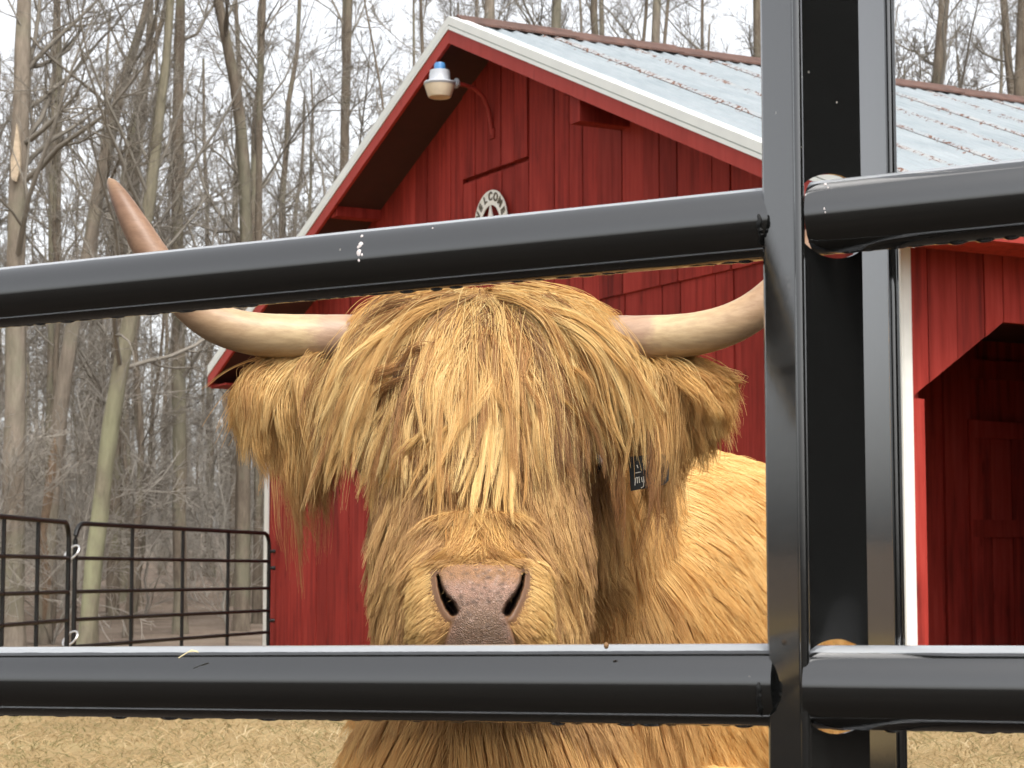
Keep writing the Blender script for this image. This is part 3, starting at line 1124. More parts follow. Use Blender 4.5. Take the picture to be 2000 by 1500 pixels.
def build_woods():
    rng = np.random.default_rng(21)
    # ---- the trees that can be told apart, from the photograph
    heroes = [
        ([(22, 1250, 46), (25, 900, 42), (28, 640, 40), (36, 300, 36), (44, 0, 30)], 30, 10, .42, 'bark_tan', 'thick straight bare tree at the left edge with a peeled pale scar'),
        ([(85, 1250, 28), (105, 930, 30), (135, 660, 30), (180, 470, 28), (208, 250, 22), (262, 100, 18), (290, 0, 15)], 31, 9, .45, 'bark_tan', 'leaning bare tree with split brown wood low on its trunk'),
        ([(168, 1250, 34), (192, 1020, 34), (222, 800, 33), (250, 660, 30), (283, 460, 25), (312, 250, 20), (330, 60, 16)], 29, 9, .42, 'bark_lichen', 'pale lichen covered bare tree leaning right behind the gate'),
        ([(352, 1250, 27), (350, 800, 27), (346, 450, 25), (344, 200, 22), (352, 0, 20)], 35, 9, .4, 'bark', 'upright grey bare tree behind the gate, right of the lichen covered tree'),
        ([(470, 1250, 30), (476, 900, 28), (482, 480, 26), (478, 250, 24), (440, 60, 20), (425, 0, 18)], 36, 9, .4, 'bark', 'stout bare tree left of the barn roof, bending left at its top'),
        ([(505, 900, 16), (506, 480, 15), (508, 200, 13), (515, 0, 11)], 39, 8, .35, 'bark', 'thin dark bare tree close beside the stout tree left of the roof'),
        ([(668, 500, 20), (672, 250, 18), (680, 0, 15)], 40, 8, .4, 'bark', 'dark bare tree rising behind the left rake of the barn roof'),
        ([(98, 700, 12), (100, 400, 11), (104, 150, 9), (108, 0, 8)], 38, 10, .3, 'bark', 'slim bare sapling between the scarred tree and the leaning tree'),
        ([(955, 400, 24), (957, 30, 20), (955, -60, 18)], 44, 8, .45, 'bark_tan', 'pale bare trunk showing above the ridge near the barn peak'),
        ([(1078, 400, 22), (1084, 50, 19), (1092, -60, 17)], 46, 8, .45, 'bark_tan', 'pale bare trunk above the ridge, second from the barn peak'),
        ([(1822, 500, 28), (1826, 190, 25), (1836, 60, 22), (1845, 0, 20)], 36, 9, .4, 'bark', 'forked bare tree above the roof just right of the steel post'),
        ([(1985, 500, 24), (1990, 150, 22), (1998, 0, 19)], 38, 9, .4, 'bark', 'bare tree above the roof at the right edge'),
        ([(232, 520, 20), (236, 380, 18), (270, 180, 12), (330, 0, 9)], 41, 9, .3, 'bark', 'thin crooked bare tree behind the tip of the left horn'),
        ([(1482, 400, 22), (1480, 100, 19), (1478, 0, 17)], 48, 9, .4, 'bark', 'brown bare tree above the roof just left of the steel post'),
    ]
    for pts, Y, nb, f0, bk, label in heroes:
        P, R, base = px_trunk(pts, Y)
        loc = np.array([base[0], base[1], base[2] + 0.15])
        tm, cm = make_tree_meshes(rng, P - loc, R, nb + 8, f0 * 0.55, 0.97, (1.8, 4.8), (6, 5, 4), (28, 70), 0.09)
        e = place_tree(tm, cm, loc[0], loc[1], 0, 1, M[bk], M['twig'], label)
        e.location[2] = loc[2]
        if 'scar' in label:
            c = at(31, 300, Y - 0.19)
            s = MB()
            Vp = []
            for (dx, dz) in ((-.055, -.38), (.02, -.42), (.075, -.2), (.06, .15), (.0, .45), (-.03, .12), (-.07, -.1)):
                Vp.append(c + np.array([dx, -0.012 - .2 * abs(dx), dz]))
            s.prism(Vp, (0, 0.08, 0))
            o = s.build('scar', M['wood_scar'], None)
            o.parent = e; o.data.transform(__import__('mathutils').Matrix.Translation(-root_loc(e)))
        if 'split' in label:
            pp = [at(x, y, Y - .17) for x, y in ((86, 1210), (92, 1130), (84, 1040), (96, 960), (104, 890), (108, 850))]
            o = MB().tube(pp, [0.03, .07, .055, .075, .06, .015], 7).build('split_wood', M['split_wood'], None, True)
            o.parent = e; o.data.transform(__import__('mathutils').Matrix.Translation(-root_loc(e)))

    # ---- shared shapes for the rest of the wood
    big = []
    for k in range(6):
        P, R = straight_trunk(rng, 17 + 4 * rng.random(), 0.13 + 0.06 * rng.random(), 0.03, 0.05)
        big.append(make_tree_meshes(rng, P, R, 22, 0.18, 0.98, (1.6, 4.6), (6, 5, 4), (28, 65), 0.10))
    slim = []
    for k in range(6):
        P, R = straight_trunk(rng, 9 + 4 * rng.random(), 0.045 + 0.025 * rng.random(), 0.05, 0.06)
        slim.append(make_tree_meshes(rng, P, R, 24, 0.08, 0.98, (0.9, 2.6), (5, 4, 4), (25, 70), 0.08))
    shrub = []
    for k in range(5):
        P, R = straight_trunk(rng, 3.2 + 1.5 * rng.random(), 0.022, 0.12, 0.07, 10)
        shrub.append(make_tree_meshes(rng, P, R, 22, 0.03, 0.98, (0.9, 2.4), (5, 4, 3), (25, 75), 0.05, rmin=.004))

    def inside(x, y, mrg):
        d = np.array([x, y, 0]) - BC
        u, v = d @ BU, d @ BV
        return -mrg < u < BW + mrg and -mrg < v < BLEN + mrg

    def scatter(n, y0, y1, mrg, power=1.0, half=0.29):
        out = []
        while len(out) < n:
            y = y0 + (y1 - y0) * rng.random() ** power
            x = (rng.random() * 2 - 1) * (half * y + 2.0)
            if not inside(x, y, mrg) and all((x - a) ** 2 + (y - b) ** 2 > 0.7 for a, b in out):
                out.append((x, y))
        return out
    for i, (x, y) in enumerate(scatter(108, 44, 92, 2.5, 1.0, 0.55)):
        tm, cm = big[i % 6]
        place_tree(tm, cm, x, y, rng.random() * 6.28, 0.85 + 0.4 * rng.random(), M['bark'] if i % 3 else M['bark_tan'], M['twig'],
                   'tall bare grey tree standing deep in the wood behind the barn', 'tall trees deep in the wood')
    for i, (x, y) in enumerate(scatter(135, 33, 80, 2.0, 1.0, 0.45)):
        tm, cm = slim[i % 6]
        place_tree(tm, cm, x, y, rng.random() * 6.28, 0.8 + 0.5 * rng.random(), M['bark'], M['twig'] if i % 3 else M['twig_pale'],
                   'slender bare understorey tree in the wood behind the barn', 'slender understorey trees', 'slender_tree')
    for i, (x, y) in enumerate(scatter(80, 29, 64, 1.5, 1.0, 0.27)):
        tm, cm = shrub[i % 5]
        place_tree(tm, cm, x, y, rng.random() * 6.28, 0.8 + 0.5 * rng.random(), M['twig_pale'], M['twig_pale'],
                   'low leafless shrub with pale twigs on the wood floor', 'leafless shrubs at the wood edge', 'bare_shrub', 'shrub')

    # ---- far-off wood that reads as one mass
    n = 420
    Y = 92 + 75 * rng.random(n); X = (rng.random(n) * 2 - 1) * (0.32 * Y)
    H = 9 + 8 * rng.random(n)
    K = 6
    z = np.linspace(0, 1, K)[None] * H[:, None]
    P = np.stack([X[:, None] + z * 0.03 * rng.standard_normal((n, 1)), Y[:, None] + z * 0, z + terrain(X, Y)[:, None] - .2], -1)
    R = (0.07 + 0.09 * rng.random((n, 1))) * np.linspace(1, 0.25, K)[None]
    P1, R1 = branch_level(rng, P, R, 14, 0.05, 1, (25, 65), None, 4, 0.1, 0.15, 0.4, 0.4, L_abs=(1.5, 4.5))
    R1 = np.maximum(R1, .012)
    P2, R2 = branch_level(rng, P1, R1, 5, 0.1, 1, (20, 60), (0.4, 0.7), 3, 0.05, 0.2, 0.7, 0.6)
    R2 = np.maximum(R2, .009)
    vs, qs, m = [], [], 0
    for PP, RR, S in ((P, R, 5), (P1, R1, 3), (P2, R2, 3)):
        V, Q = tubes(PP, RR, S); vs.append(V); qs.append(Q + m); m += len(V)
    o = link_mesh('far_wood', mesh_quads('far_wood', np.concatenate(vs), np.concatenate(qs)), M['twig'])
    tag(o, 'grey brown mass of the far leafless wood', 'wood', kind='stuff')


build_woods()
# =================================================================== HIGHLAND COW
FOC = 2.8
HX = at(937, 900, FOC)[0]


def loft_rows(rows, n=28, e=2.3):
    """horizontal super-ellipse sections: (py, half width px, y front, y back)"""
    V, Fc = [], []
    for (py, hw, yf, yb) in rows:
        yc = (yf + yb) / 2
        z = at(937, py, yf)[2]
        hwm = hw * yf / F
        cx = (937 - 1000) / F * FOC
        for i in range(n):
            a = 2 * math.pi * i / n
            c_, s_ = math.cos(a), math.sin(a)
            V.append((cx + hwm * math.copysign(abs(c_) ** (2 / e), c_), yc + (yb - yf) / 2 * math.copysign(abs(s_) ** (2 / e), s_), z))
    K = len(rows)
    for k in range(K - 1):
        for i in range(n):
            Fc.append((k * n + i, k * n + (i + 1) % n, (k + 1) * n + (i + 1) % n, (k + 1) * n + i))
    Fc += [tuple(range(n)), tuple(range((K - 1) * n, K * n))]
    return V, Fc


def loft_axis(secs, n=28, e=2.3):
    """sections: centre (x,y,z), lateral dir (x,y), half width, half height"""
    V, Fc = [], []
    for (c, lat, hw, hh) in secs:
        for i in range(n):
            a = 2 * math.pi * i / n
            c_, s_ = math.cos(a), math.sin(a)
            q = hw * math.copysign(abs(c_) ** (2 / e), c_)
            V.append((c[0] + lat[0] * q, c[1] + lat[1] * q, c[2] + hh * math.copysign(abs(s_) ** (2 / e), s_)))
    K = len(secs)
    for k in range(K - 1):
        for i in range(n):
            Fc.append((k * n + i, k * n + (i + 1) % n, (k + 1) * n + (i + 1) % n, (k + 1) * n + i))
    Fc += [tuple(range(n)), tuple(range((K - 1) * n, K * n))]
    return V, Fc


def ellipsoid(c, r, n=20, m=12):
    V, Fc = [], []
    for j in range(m + 1):
        b = math.pi * (j + 0.02) / (m + .04)
        for i in range(n):
            a = 2 * math.pi * i / n
            V.append((c[0] + r[0] * math.sin(b) * math.cos(a), c[1] + r[1] * math.sin(b) * math.sin(a), c[2] + r[2] * math.cos(b)))
    for j in range(m):
        for i in range(n):
            Fc.append((j * n + i, j * n + (i + 1) % n, (j + 1) * n + (i + 1) % n, (j + 1) * n + i))
    Fc += [tuple(range(n)), tuple(range(m * n, (m + 1) * n))]
    return V, Fc


MUZ = [(1000, 100, 2.655, 2.85), (1060, 122, 2.605, 2.84), (1100, 136, 2.568, 2.83), (1160, 146, 2.538, 2.82), (1220, 150, 2.525, 2.81), (1270, 138, 2.53, 2.80), (1310, 112, 2.552, 2.78), (1340, 62, 2.60, 2.74)]
AX = np.array([math.sin(math.radians(20)), math.cos(math.radians(20))])
LAT = np.array([AX[1], -AX[0]])
B0 = np.array([-0.02, 3.12])


# outline of the nostrils
def seg_dist(px, py, pts):
    d = np.full(px.shape, 1e9); rad = np.zeros(px.shape)
    for (x0, y0, r0), (x1, y1, r1) in zip(pts[:-1], pts[1:]):
        vx, vy = x1 - x0, y1 - y0
        t = np.clip(((px - x0) * vx + (py - y0) * vy) / (vx * vx + vy * vy), 0, 1)
        dd = np.hypot(px - x0 - t * vx, py - y0 - t * vy) - (r0 + (r1 - r0) * t)
        d = np.minimum(d, dd)
    return d


NOS_L = [(856, 1126, 2.5), (860, 1146, 4), (868, 1166, 7), (880, 1184, 10.5), (886, 1194, 9)]
NOS_R = [(1022, 1122, 2.5), (1018, 1144, 4), (1009, 1164, 6), (996, 1184, 9), (990, 1196, 8)]


def build_body(cow):
    mb = MB()
    mb.add(*loft_rows([(566, 80, 2.92, 3.02), (592, 135, 2.875, 3.08), (650, 180, 2.82, 3.13), (780, 198, 2.77, 3.16), (880, 205, 2.745, 3.14), (980, 200, 2.715, 3.08),
                       (1080, 192, 2.69, 3.02), (1180, 182, 2.685, 2.97), (1260, 160, 2.70, 2.92), (1320, 105, 2.72, 2.88)]))
    mb.add(*loft_rows(MUZ))
    # neck
    mb.add(*loft_axis([((HX, 2.98, 1.20), LAT, .14, .16), ((HX + .02, 3.12, 1.13), LAT, .18, .23), ((.03, 3.3, 1.02), LAT, .22, .31), ((.08, 3.5, .95), LAT, .26, .34)]))
    # barrel
    secs = []
    for s, hw, zc, hh in ((0, .13, .80, .2), (.12, .24, .80, .36), (.4, .30, .82, .42), (.8, .335, .83, .445), (1.2, .335, .83, .44), (1.5, .29, .87, .38), (1.66, .17, .9, .25)):
        c = B0 + AX * s
        secs.append(((c[0], c[1], zc), LAT, hw, hh))
    mb.add(*loft_axis(secs, 32, 2.5))
    # brisket
    mb.add(*ellipsoid((-0.03, 3.10, .66), (.215, .20, .31)))
    # ears (drooping, under the horns)
    for px, sgn in ((575, -1), (1298, 1)):
        c = at(px, 722, 2.93)
        mb.add(*ellipsoid(c, (.070, .020, .032), 14, 8))
        c2 = at(px - sgn * 75, 712, 2.95)
        mb.add(*ellipsoid(c2, (.055, .026, .028), 12, 8))
    # legs: thigh/upper arm, knee or hock, cannon, hoof
    for s, side, hind in ((0.28, -1, 0), (0.28, 1, 0), (1.42, -1, 1), (1.42, 1, 1)):
        c = B0 + AX * s + LAT * side * 0.19
        p = lambda fwd, z: (c[0] - AX[0] * fwd, c[1] - AX[1] * fwd, z)
        if not hind:
            pts = [p(0, .72), p(.02, .52), p(0.0, .36), p(0, .30), p(0, .13), p(.02, .07), p(.03, .0)]
            rs = [.13, .10, .068, .06, .045, .052, .062]
        else:
            pts = [p(-.02, .78), p(.05, .60), p(-.04, .44), p(-.09, .36), p(-.06, .14), p(-.03, .07), p(-.02, .0)]
            rs = [.17, .14, .085, .06, .046, .052, .062]
        mb.tube(pts, rs, 14)
    # tail
    c = B0 + AX * 1.66
    mb.tube([(c[0], c[1], 1.02), (c[0] + AX[0] * .06, c[1] + AX[1] * .06, .9), (c[0] + AX[0] * .07, c[1] + AX[1] * .07, .5)], [.035, .025, .03], 10)
    tmp = mb.build('tmp_body', None, None)
    md = tmp.modifiers.new('r', 'REMESH'); md.mode = 'VOXEL'; md.voxel_size = 0.0095; md.use_smooth_shade = True
    sm = tmp.modifiers.new('s', 'SMOOTH'); sm.factor = 0.6; sm.iterations = 10
    bpy.context.view_layer.update()
    dg = bpy.context.evaluated_depsgraph_get()
    me = bpy.data.meshes.new_from_object(tmp.evaluated_get(dg))
    om = tmp.data
    bpy.data.objects.remove(tmp); bpy.data.meshes.remove(om)
    me.name = 'body'
    W = np.empty(len(me.vertices) * 3, np.float32); me.vertices.foreach_get('co', W)
    W = W.reshape(-1, 3).astype(float)
    qx, qy = to_px(W)
    nd = np.minimum(seg_dist(qx, qy, NOS_L), seg_dist(qx, qy, NOS_R))
    W[:, 1] += np.where(W[:, 1] < 2.66, 0.085 * smooth(13, 5, nd), 0)
    W = W.astype(np.float32)
    me.materials.clear()
    bvh = BVHTree.FromPolygons([tuple(v) for v in W.reshape(-1, 3)], [tuple(p.vertices) for p in me.polygons])
    me.calc_loop_triangles()
    tri = np.empty(len(me.loop_triangles) * 3, np.int32); me.loop_triangles.foreach_get('vertices', tri)
    W = W.reshape(-1, 3).astype(float); tri = tri.reshape(-1, 3)
    vn = np.empty(len(me.vertices) * 3, np.float32); me.vertices.foreach_get('normal', vn); vn = vn.reshape(-1, 3).astype(float)
    off = np.array(root_loc(cow))
    me.vertices.foreach_set('co', (W - off).astype(np.float32).ravel())
    me.update()
    link_mesh('body', me, M['hide'], cow, True)
    return W, tri, vn, bvh


COW = empty('highland_cow', (0.1, 3.4, 0))
tag(COW, 'shaggy ginger highland cow looking through the fence with hair over its eyes', 'cow')
BODY_V, BODY_T, BODY_N, BVH = build_body(COW)

# depth map of the front of the animal as seen from the viewer, used to lay hair on the head
GX = np.arange(440, 1500, 10.0); GY = np.arange(540, 1360, 10.0)
DEP = np.full((len(GY), len(GX)), np.nan)
for j, y in enumerate(GY):
    for i, x in enumerate(GX):
        d = at(x, y, 1.0) - np.array([0, 0, CAMZ]); d = d / np.linalg.norm(d)
        h = BVH.ray_cast(Vector((0, 0, CAMZ)), Vector(d))
        if h[0] is not None: DEP[j, i] = min(h[0].y, 3.02)
DEP = np.where(np.isnan(DEP), 3.0, DEP)
for _ in range(6):
    q = np.pad(DEP, 1, mode='edge')
    sm_ = (q[:-2, 1:-1] + q[2:, 1:-1] + q[1:-1, :-2] + q[1:-1, 2:] + 2 * DEP) / 6
    DEP = np.minimum(sm_, DEP + .004)


_gx, _gy = np.meshgrid(GX, GY)
for _hx0, _hx1 in ((640, 760), (1120, 1240)):
    _m = (_gx > _hx0) & (_gx < _hx1) & (np.abs(_gy - 660) < 46)
    DEP = np.where(_m, np.minimum(DEP, 2.925 - .034 * np.sqrt(np.maximum(0, 1 - ((_gy - 660) / 48) ** 2))), DEP)


def depth(px, py):
    fx = np.clip((px - GX[0]) / 10, 0, len(GX) - 1.001); fy = np.clip((py - GY[0]) / 10, 0, len(GY) - 1.001)
    i, j = fx.astype(int), fy.astype(int); a, b = fx - i, fy - j
    return (DEP[j, i] * (1 - a) + DEP[j, i + 1] * a) * (1 - b) + (DEP[j + 1, i] * (1 - a) + DEP[j + 1, i + 1] * a) * b


# ---- nose: dense patch over the front of the muzzle with pad and nostrils
PADY = [1085, 1104, 1120, 1138, 1158, 1178, 1196, 1216, 1236, 1258, 1300, 1320]
PADW = [30, 62, 82, 83, 74, 58, 49, 53, 61, 68, 62, 50]


def nose_fields(px, py):
    cx = 938 + 0 * px
    pad = smooth(4, -5, np.abs(px - cx) - np.interp(py, _pp, _pw))
    nos = np.minimum(seg_dist(px, py, NOS_L), seg_dist(px, py, NOS_R))
    return pad, nos


_mp = np.arange(940, 1400, 1.0)
_mt = [np.interp(_mp, [m_[0] for m_ in MUZ], [m_[i_] for m_ in MUZ]) for i_ in (1, 2, 3)]
_kn = np.hanning(61); _kn /= _kn.sum()
_mt = [np.convolve(np.pad(a_, 30, mode='edge'), _kn, mode='valid') for a_ in _mt]
_pp = np.arange(1060, 1340, 1.0)
_pk = np.hanning(23); _pk /= _pk.sum()
_pw = np.convolve(np.pad(np.interp(_pp, PADY, PADW), 11, mode='edge'), _pk, mode='valid')


def muzzle_front(px, py):
    hw, yf, yb = (np.interp(py, _mp, a_) for a_ in _mt)
    q = np.clip(np.abs(px - 937) / hw, 0, 0.985)
    return yf + (yb - yf) / 2 * (1 - (1 - q ** 2.3) ** (1 / 2.3))


def build_nose():
    xs = np.arange(808, 1068, 1.5); ys = np.arange(1086, 1316, 1.5)
    X, Y = np.meshgrid(xs, ys)
    pad, nos = nose_fields(X, Y)
    D = muzzle_front(X, Y) - 0.004
    # fade the rim of the patch back under the fur
    rim = np.minimum.reduce([X - 808, 1066 - X, Y - 1086, 1314 - Y])
    D = D + 0.012 * smooth(22, 0, rim)
    D = D - 0.0055 * pad * smooth(1086, 1130, Y)
    # rim of the nostril wing and the pit itself
    D = D - 0.0025 * np.exp(-((nos - 8) / 8) ** 2)
    D = D + 0.06 * smooth(2.5, -7, nos)
    D = D - 0.003 * np.exp(-((Y - 1146) / 26) ** 2) * pad * smooth(10, 60, np.abs(X - 938))
    # philtrum and lip line
    D = D + 0.0015 * np.exp(-((X - 938) / 4) ** 2) * smooth(1195, 1240, Y)
    D = D + 0.010 * np.exp(-((Y - 1290 - 0.0009 * (X - 938) ** 2) / 4) ** 2)
    V = at_v(X.ravel(), Y.ravel(), D.ravel())
    ny, nx = X.shape
    i, j = np.meshgrid(np.arange(nx - 1), np.arange(ny - 1)); a = j * nx + i
    Q = np.stack([a, a + nx, a + nx + 1, a + 1], -1)
    off = np.array(root_loc(COW))
    me = mesh_quads('nose', V - off, Q)
    # skin colour, with shade in the nostril pits put in
    n = RNG.random(X.shape)
    nz = (np.sin(X * .31 + 2 * np.sin(Y * .17)) * np.sin(Y * .37 + 1.3 * np.sin(X * .23)) + 1) / 2
    pink = np.array([.32, .185, .13]); brown = np.array([.185, .112, .070]); hideo = np.array([.28, .145, .066]); red = np.array([.135, .066, .031])
    k = smooth(1138, 1215, Y + 26 * (nz - .5))[..., None]
    edge = smooth(.55, .95, np.abs(X - 938) / np.interp(Y, _pp, _pw))[..., None]
    nz2 = (np.sin(X * .11 + 3 * np.sin(Y * .05 + 1)) * np.sin(Y * .13 + 2 * np.sin(X * .07)) + 1) / 2
    padc = pink * (1 - k) + brown * k
    padc = padc * (1 - .55 * edge * k) + pink * .55 * edge * k
    topk = smooth(1150, 1122, Y + 10 * (nz - .5))[..., None]
    padc = padc * (1 - topk) + (hideo * 1.1) * topk
    padc = padc * (0.80 + 0.16 * nz[..., None] + 0.26 * nz2[..., None])
    spk = (n > .985)[..., None] * (Y < 1180)[..., None]
    padc = np.where(spk, padc * .45, padc)
    rs = np.random.default_rng(12)
    for k_ in range(150):
        bx = rs.normal(938, 42); by = rs.uniform(1112, 1182) if k_ < 110 else rs.uniform(1180, 1260); br = rs.uniform(1.0, 3.4)
        w_ = np.exp(-(((X - bx) / (br * 1.5)) ** 2 + ((Y - by) / br) ** 2))[..., None]
        padc = padc * (1 - .7 * w_) + (np.array([.07, .042, .028]) if k_ % 3 else np.array([.40, .27, .205])) * .7 * w_
    c = hideo * (1 - pad[..., None]) + padc * pad[..., None]
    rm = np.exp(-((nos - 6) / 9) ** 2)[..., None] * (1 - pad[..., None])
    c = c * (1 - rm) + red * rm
    pit_shade = smooth(1, -3, nos)[..., None]
    c = c * (1 - pit_shade) + np.array([.035, .016, .012]) * pit_shade  # darkens the pit: its shade is put into the skin colour
    ca = me.color_attributes.new('pigment_shade', 'FLOAT_COLOR', 'POINT')
    ca.data.foreach_set('color', np.concatenate([c.reshape(-1, 3), np.ones((c.size // 3, 1))], 1).astype(np.float32).ravel())
    pa = me.attributes.new('pad', 'FLOAT', 'POINT'); pa.data.foreach_set('value', pad.astype(np.float32).ravel())
    m = Mat('nose_skin')
    a = m.n('Attribute', attribute_name='pigment_shade'); p = m.n('Attribute', attribute_name='pad')
    v = m.coord()
    vo = m.n('TexVoronoi', feature='DISTANCE_TO_EDGE'); vo.inputs['Scale'].default_value = 300
    nzv = m.n('TexNoise'); nzv.inputs['Scale'].default_value = 90
    m.l(v, nzv.inputs['Vector'])
    m.l(m.mix(0.012, v, nzv.outputs['Color'], 'ADD'), vo.inputs['Vector'])
    cob = m.ramp(vo.outputs['Distance'], [(0.0, (0, 0, 0)), (0.28, (1, 1, 1))])
    dk = m.mix(m.math('MULTIPLY', m.math('SUBTRACT', 1.0, cob), m.math('MULTIPLY', p.outputs['Fac'], 0.38)), a.outputs['Color'], (0.12, 0.075, 0.05))
    m.set(dk, 0.5, Specular_IOR_Level=0.38)
    m.b.inputs['Subsurface Weight'].default_value = 0.12
    m.b.inputs['Subsurface Radius'].default_value = (.006, .003, .002)
    m.bump(m.math('MULTIPLY', cob, p.outputs['Fac']), 0.6, 0.0014)
    link_mesh('nose', me, m.m, COW, True)


build_nose()


# ---- horns
def build_horns():
    m = Mat('horn')
    a = m.n('Attribute', attribute_name='along')
    v = m.coord((3, 3, 3))
    nz = m.noise(v, 9, 5)
    st = m.noise(m.coord((14, 60, 60)), 2.2, 5)
    f = m.math('ADD', a.outputs['Fac'], m.math('MULTIPLY', m.math('SUBTRACT', nz, 0.5), 0.15))
    c = m.ramp(f, [(0.0, (0.32, 0.20, 0.135)), (0.13, (0.37, 0.245, 0.165)), (0.17, (0.47, 0.345, 0.20)), (0.27, (0.45, 0.325, 0.19)), (0.42, (0.37, 0.24, 0.145)), (0.58, (0.27, 0.16, 0.10)), (0.80, (0.19, 0.105, 0.065)), (0.97, (0.27, 0.175, 0.105))])
    k = m.ramp(st, [(0.35, (0.84, 0.80, 0.75)), (0.62, (1.05, 1.04, 1.0))])
    c = m.mix(1.0, c, k, 'MULTIPLY')
    m.set(c, 0.46, Specular_IOR_Level=0.4)
    m.bump(st, 0.35, 0.002)
    for side, pts in (('l', [(740, 662, 48), (660, 660, 46), (590, 658, 44.5), (520, 656, 43), (455, 646, 41), (400, 622, 38), (350, 575, 36), (310, 520, 34), (278, 466, 30), (249, 414, 24), (229, 376, 17), (218, 358, 11), (213, 350, 3)]),
                      ('r', [(1140, 664, 48), (1215, 662, 46), (1290, 660, 44.5), (1360, 654, 42.5), (1425, 636, 40.5), (1478, 607, 38), (1528, 560, 34), (1566, 508, 30), (1600, 455, 26), (1630, 405, 19), (1650, 370, 12.5), (1660, 356, 7), (1663, 350, 2)])):
        n = len(pts)
        s0 = np.linspace(0, 1, n); s1 = np.linspace(0, 1, 44)
        P = np.array(pts, float)
        X, Y, Rr = (np.interp(s1, s0, P[:, i]) for i in range(3))
        for _ in range(4):
            for A in (X, Y, Rr):
                A[1:-1] = (A[:-2] + 2 * A[1:-1] + A[2:]) / 4
        D = 2.93 - 0.05 * np.sin(s1 * np.pi) - 0.02 * s1
        W3 = np.stack([at(x, y, d) for x, y, d in zip(X, Y, D)])
        V, Q = tubes(W3[None], (Rr * D / F)[None], 28)
        rings = np.repeat(np.arange(44), 28)
        # growth rings near the root
        cen = W3[rings]
        V = cen + (V - cen) * (1 + 0.012 * np.sin(s1[rings] * 95) * np.exp(-s1[rings] * 5))[:, None]
        me = mesh_quads('horn', V - np.array(root_loc(COW)), Q)
        at_a = me.attributes.new('along', 'FLOAT', 'POINT')
        at_a.data.foreach_set('value', s1[rings].astype(np.float32))
        link_mesh('horn', me, m.m, COW, True)


build_horns()


# ---- eyes under the hair
def build_eyes():
    em = Mat('dark_eye').set((0.012, 0.008, 0.006), 0.08)
    for px in (722, 1150):
        c = at(px, 905, depth(np.array([px * 1.0]), np.array([905.0]))[0] + 0.012)
        V, Fc = ellipsoid(c, (.021, .021, .021), 18, 12)
        MB().add(V, Fc).build('eye', em, COW, True)


build_eyes()


# ---- ear tag
def build_tag():
    dark = Mat('dark_tag_plastic').set((0.012, 0.014, 0.013), 0.4)
    ink = Mat('tag_ink').set((0.62, 0.60, 0.52), 0.6)
    D = 2.866
    q = [at(x, y, D + dd) for x, y, dd in ((1228, 892, .01), (1298, 886, -.004), (1307, 905, -.006), (1306, 938, -.006), (1298, 947, -.005), (1232, 959, .01))]
    o = MB().prism(q, (0, 0.003, 0)).build('ear_tag', dark, COW)
    for k, (pts) in enumerate([[(1240, 948), (1241, 934), (1244, 932), (1245, 944)], [(1245, 934), (1248, 931), (1249, 943)], [(1253, 932), (1254, 941), (1258, 942), (1257, 930)], [(1257, 931), (1257, 950), (1252, 953)], [(1241, 924), (1252, 922)], [(1244, 908), (1246, 914)], [(1266, 900), (1269, 905)]]):
        P = [at(x, y, D - 0.0015 - (x - 1228) / 70 * .006 + .006) for x, y in pts]
        MB().tube(P, 0.0007, 5).build('tag_lettering', ink, o)


build_tag()


# =================================================================== FUR
def sample_tris(w, n, rng):
    V0, V1, V2 = BODY_V[BODY_T[:, 0]], BODY_V[BODY_T[:, 1]], BODY_V[BODY_T[:, 2]]
    ar = np.linalg.norm(np.cross(V1 - V0, V2 - V0), axis=1) * w
    cs = np.cumsum(ar); cs /= cs[-1]
    f = np.searchsorted(cs, rng.random(n))
    a, b = rng.random(n), rng.random(n)
    fl = a + b > 1
    a[fl], b[fl] = 1 - a[fl], 1 - b[fl]
    P = V0[f] + (V1 - V0)[f] * a[:, None] + (V2 - V0)[f] * b[:, None]
    N0 = BODY_N[BODY_T[f]]
    N = norm(N0[:, 0] * (1 - a - b)[:, None] + N0[:, 1] * a[:, None] + N0[:, 2] * b[:, None])
    return P, N


def wob(P, f, seed):
    r = np.random.default_rng(seed)
    o = np.zeros(P.shape[:-1])
    for _ in range(3):
        k = r.standard_normal(3) * f; o = o + np.sin(P @ k + r.random() * 6.28)
    return o / 3


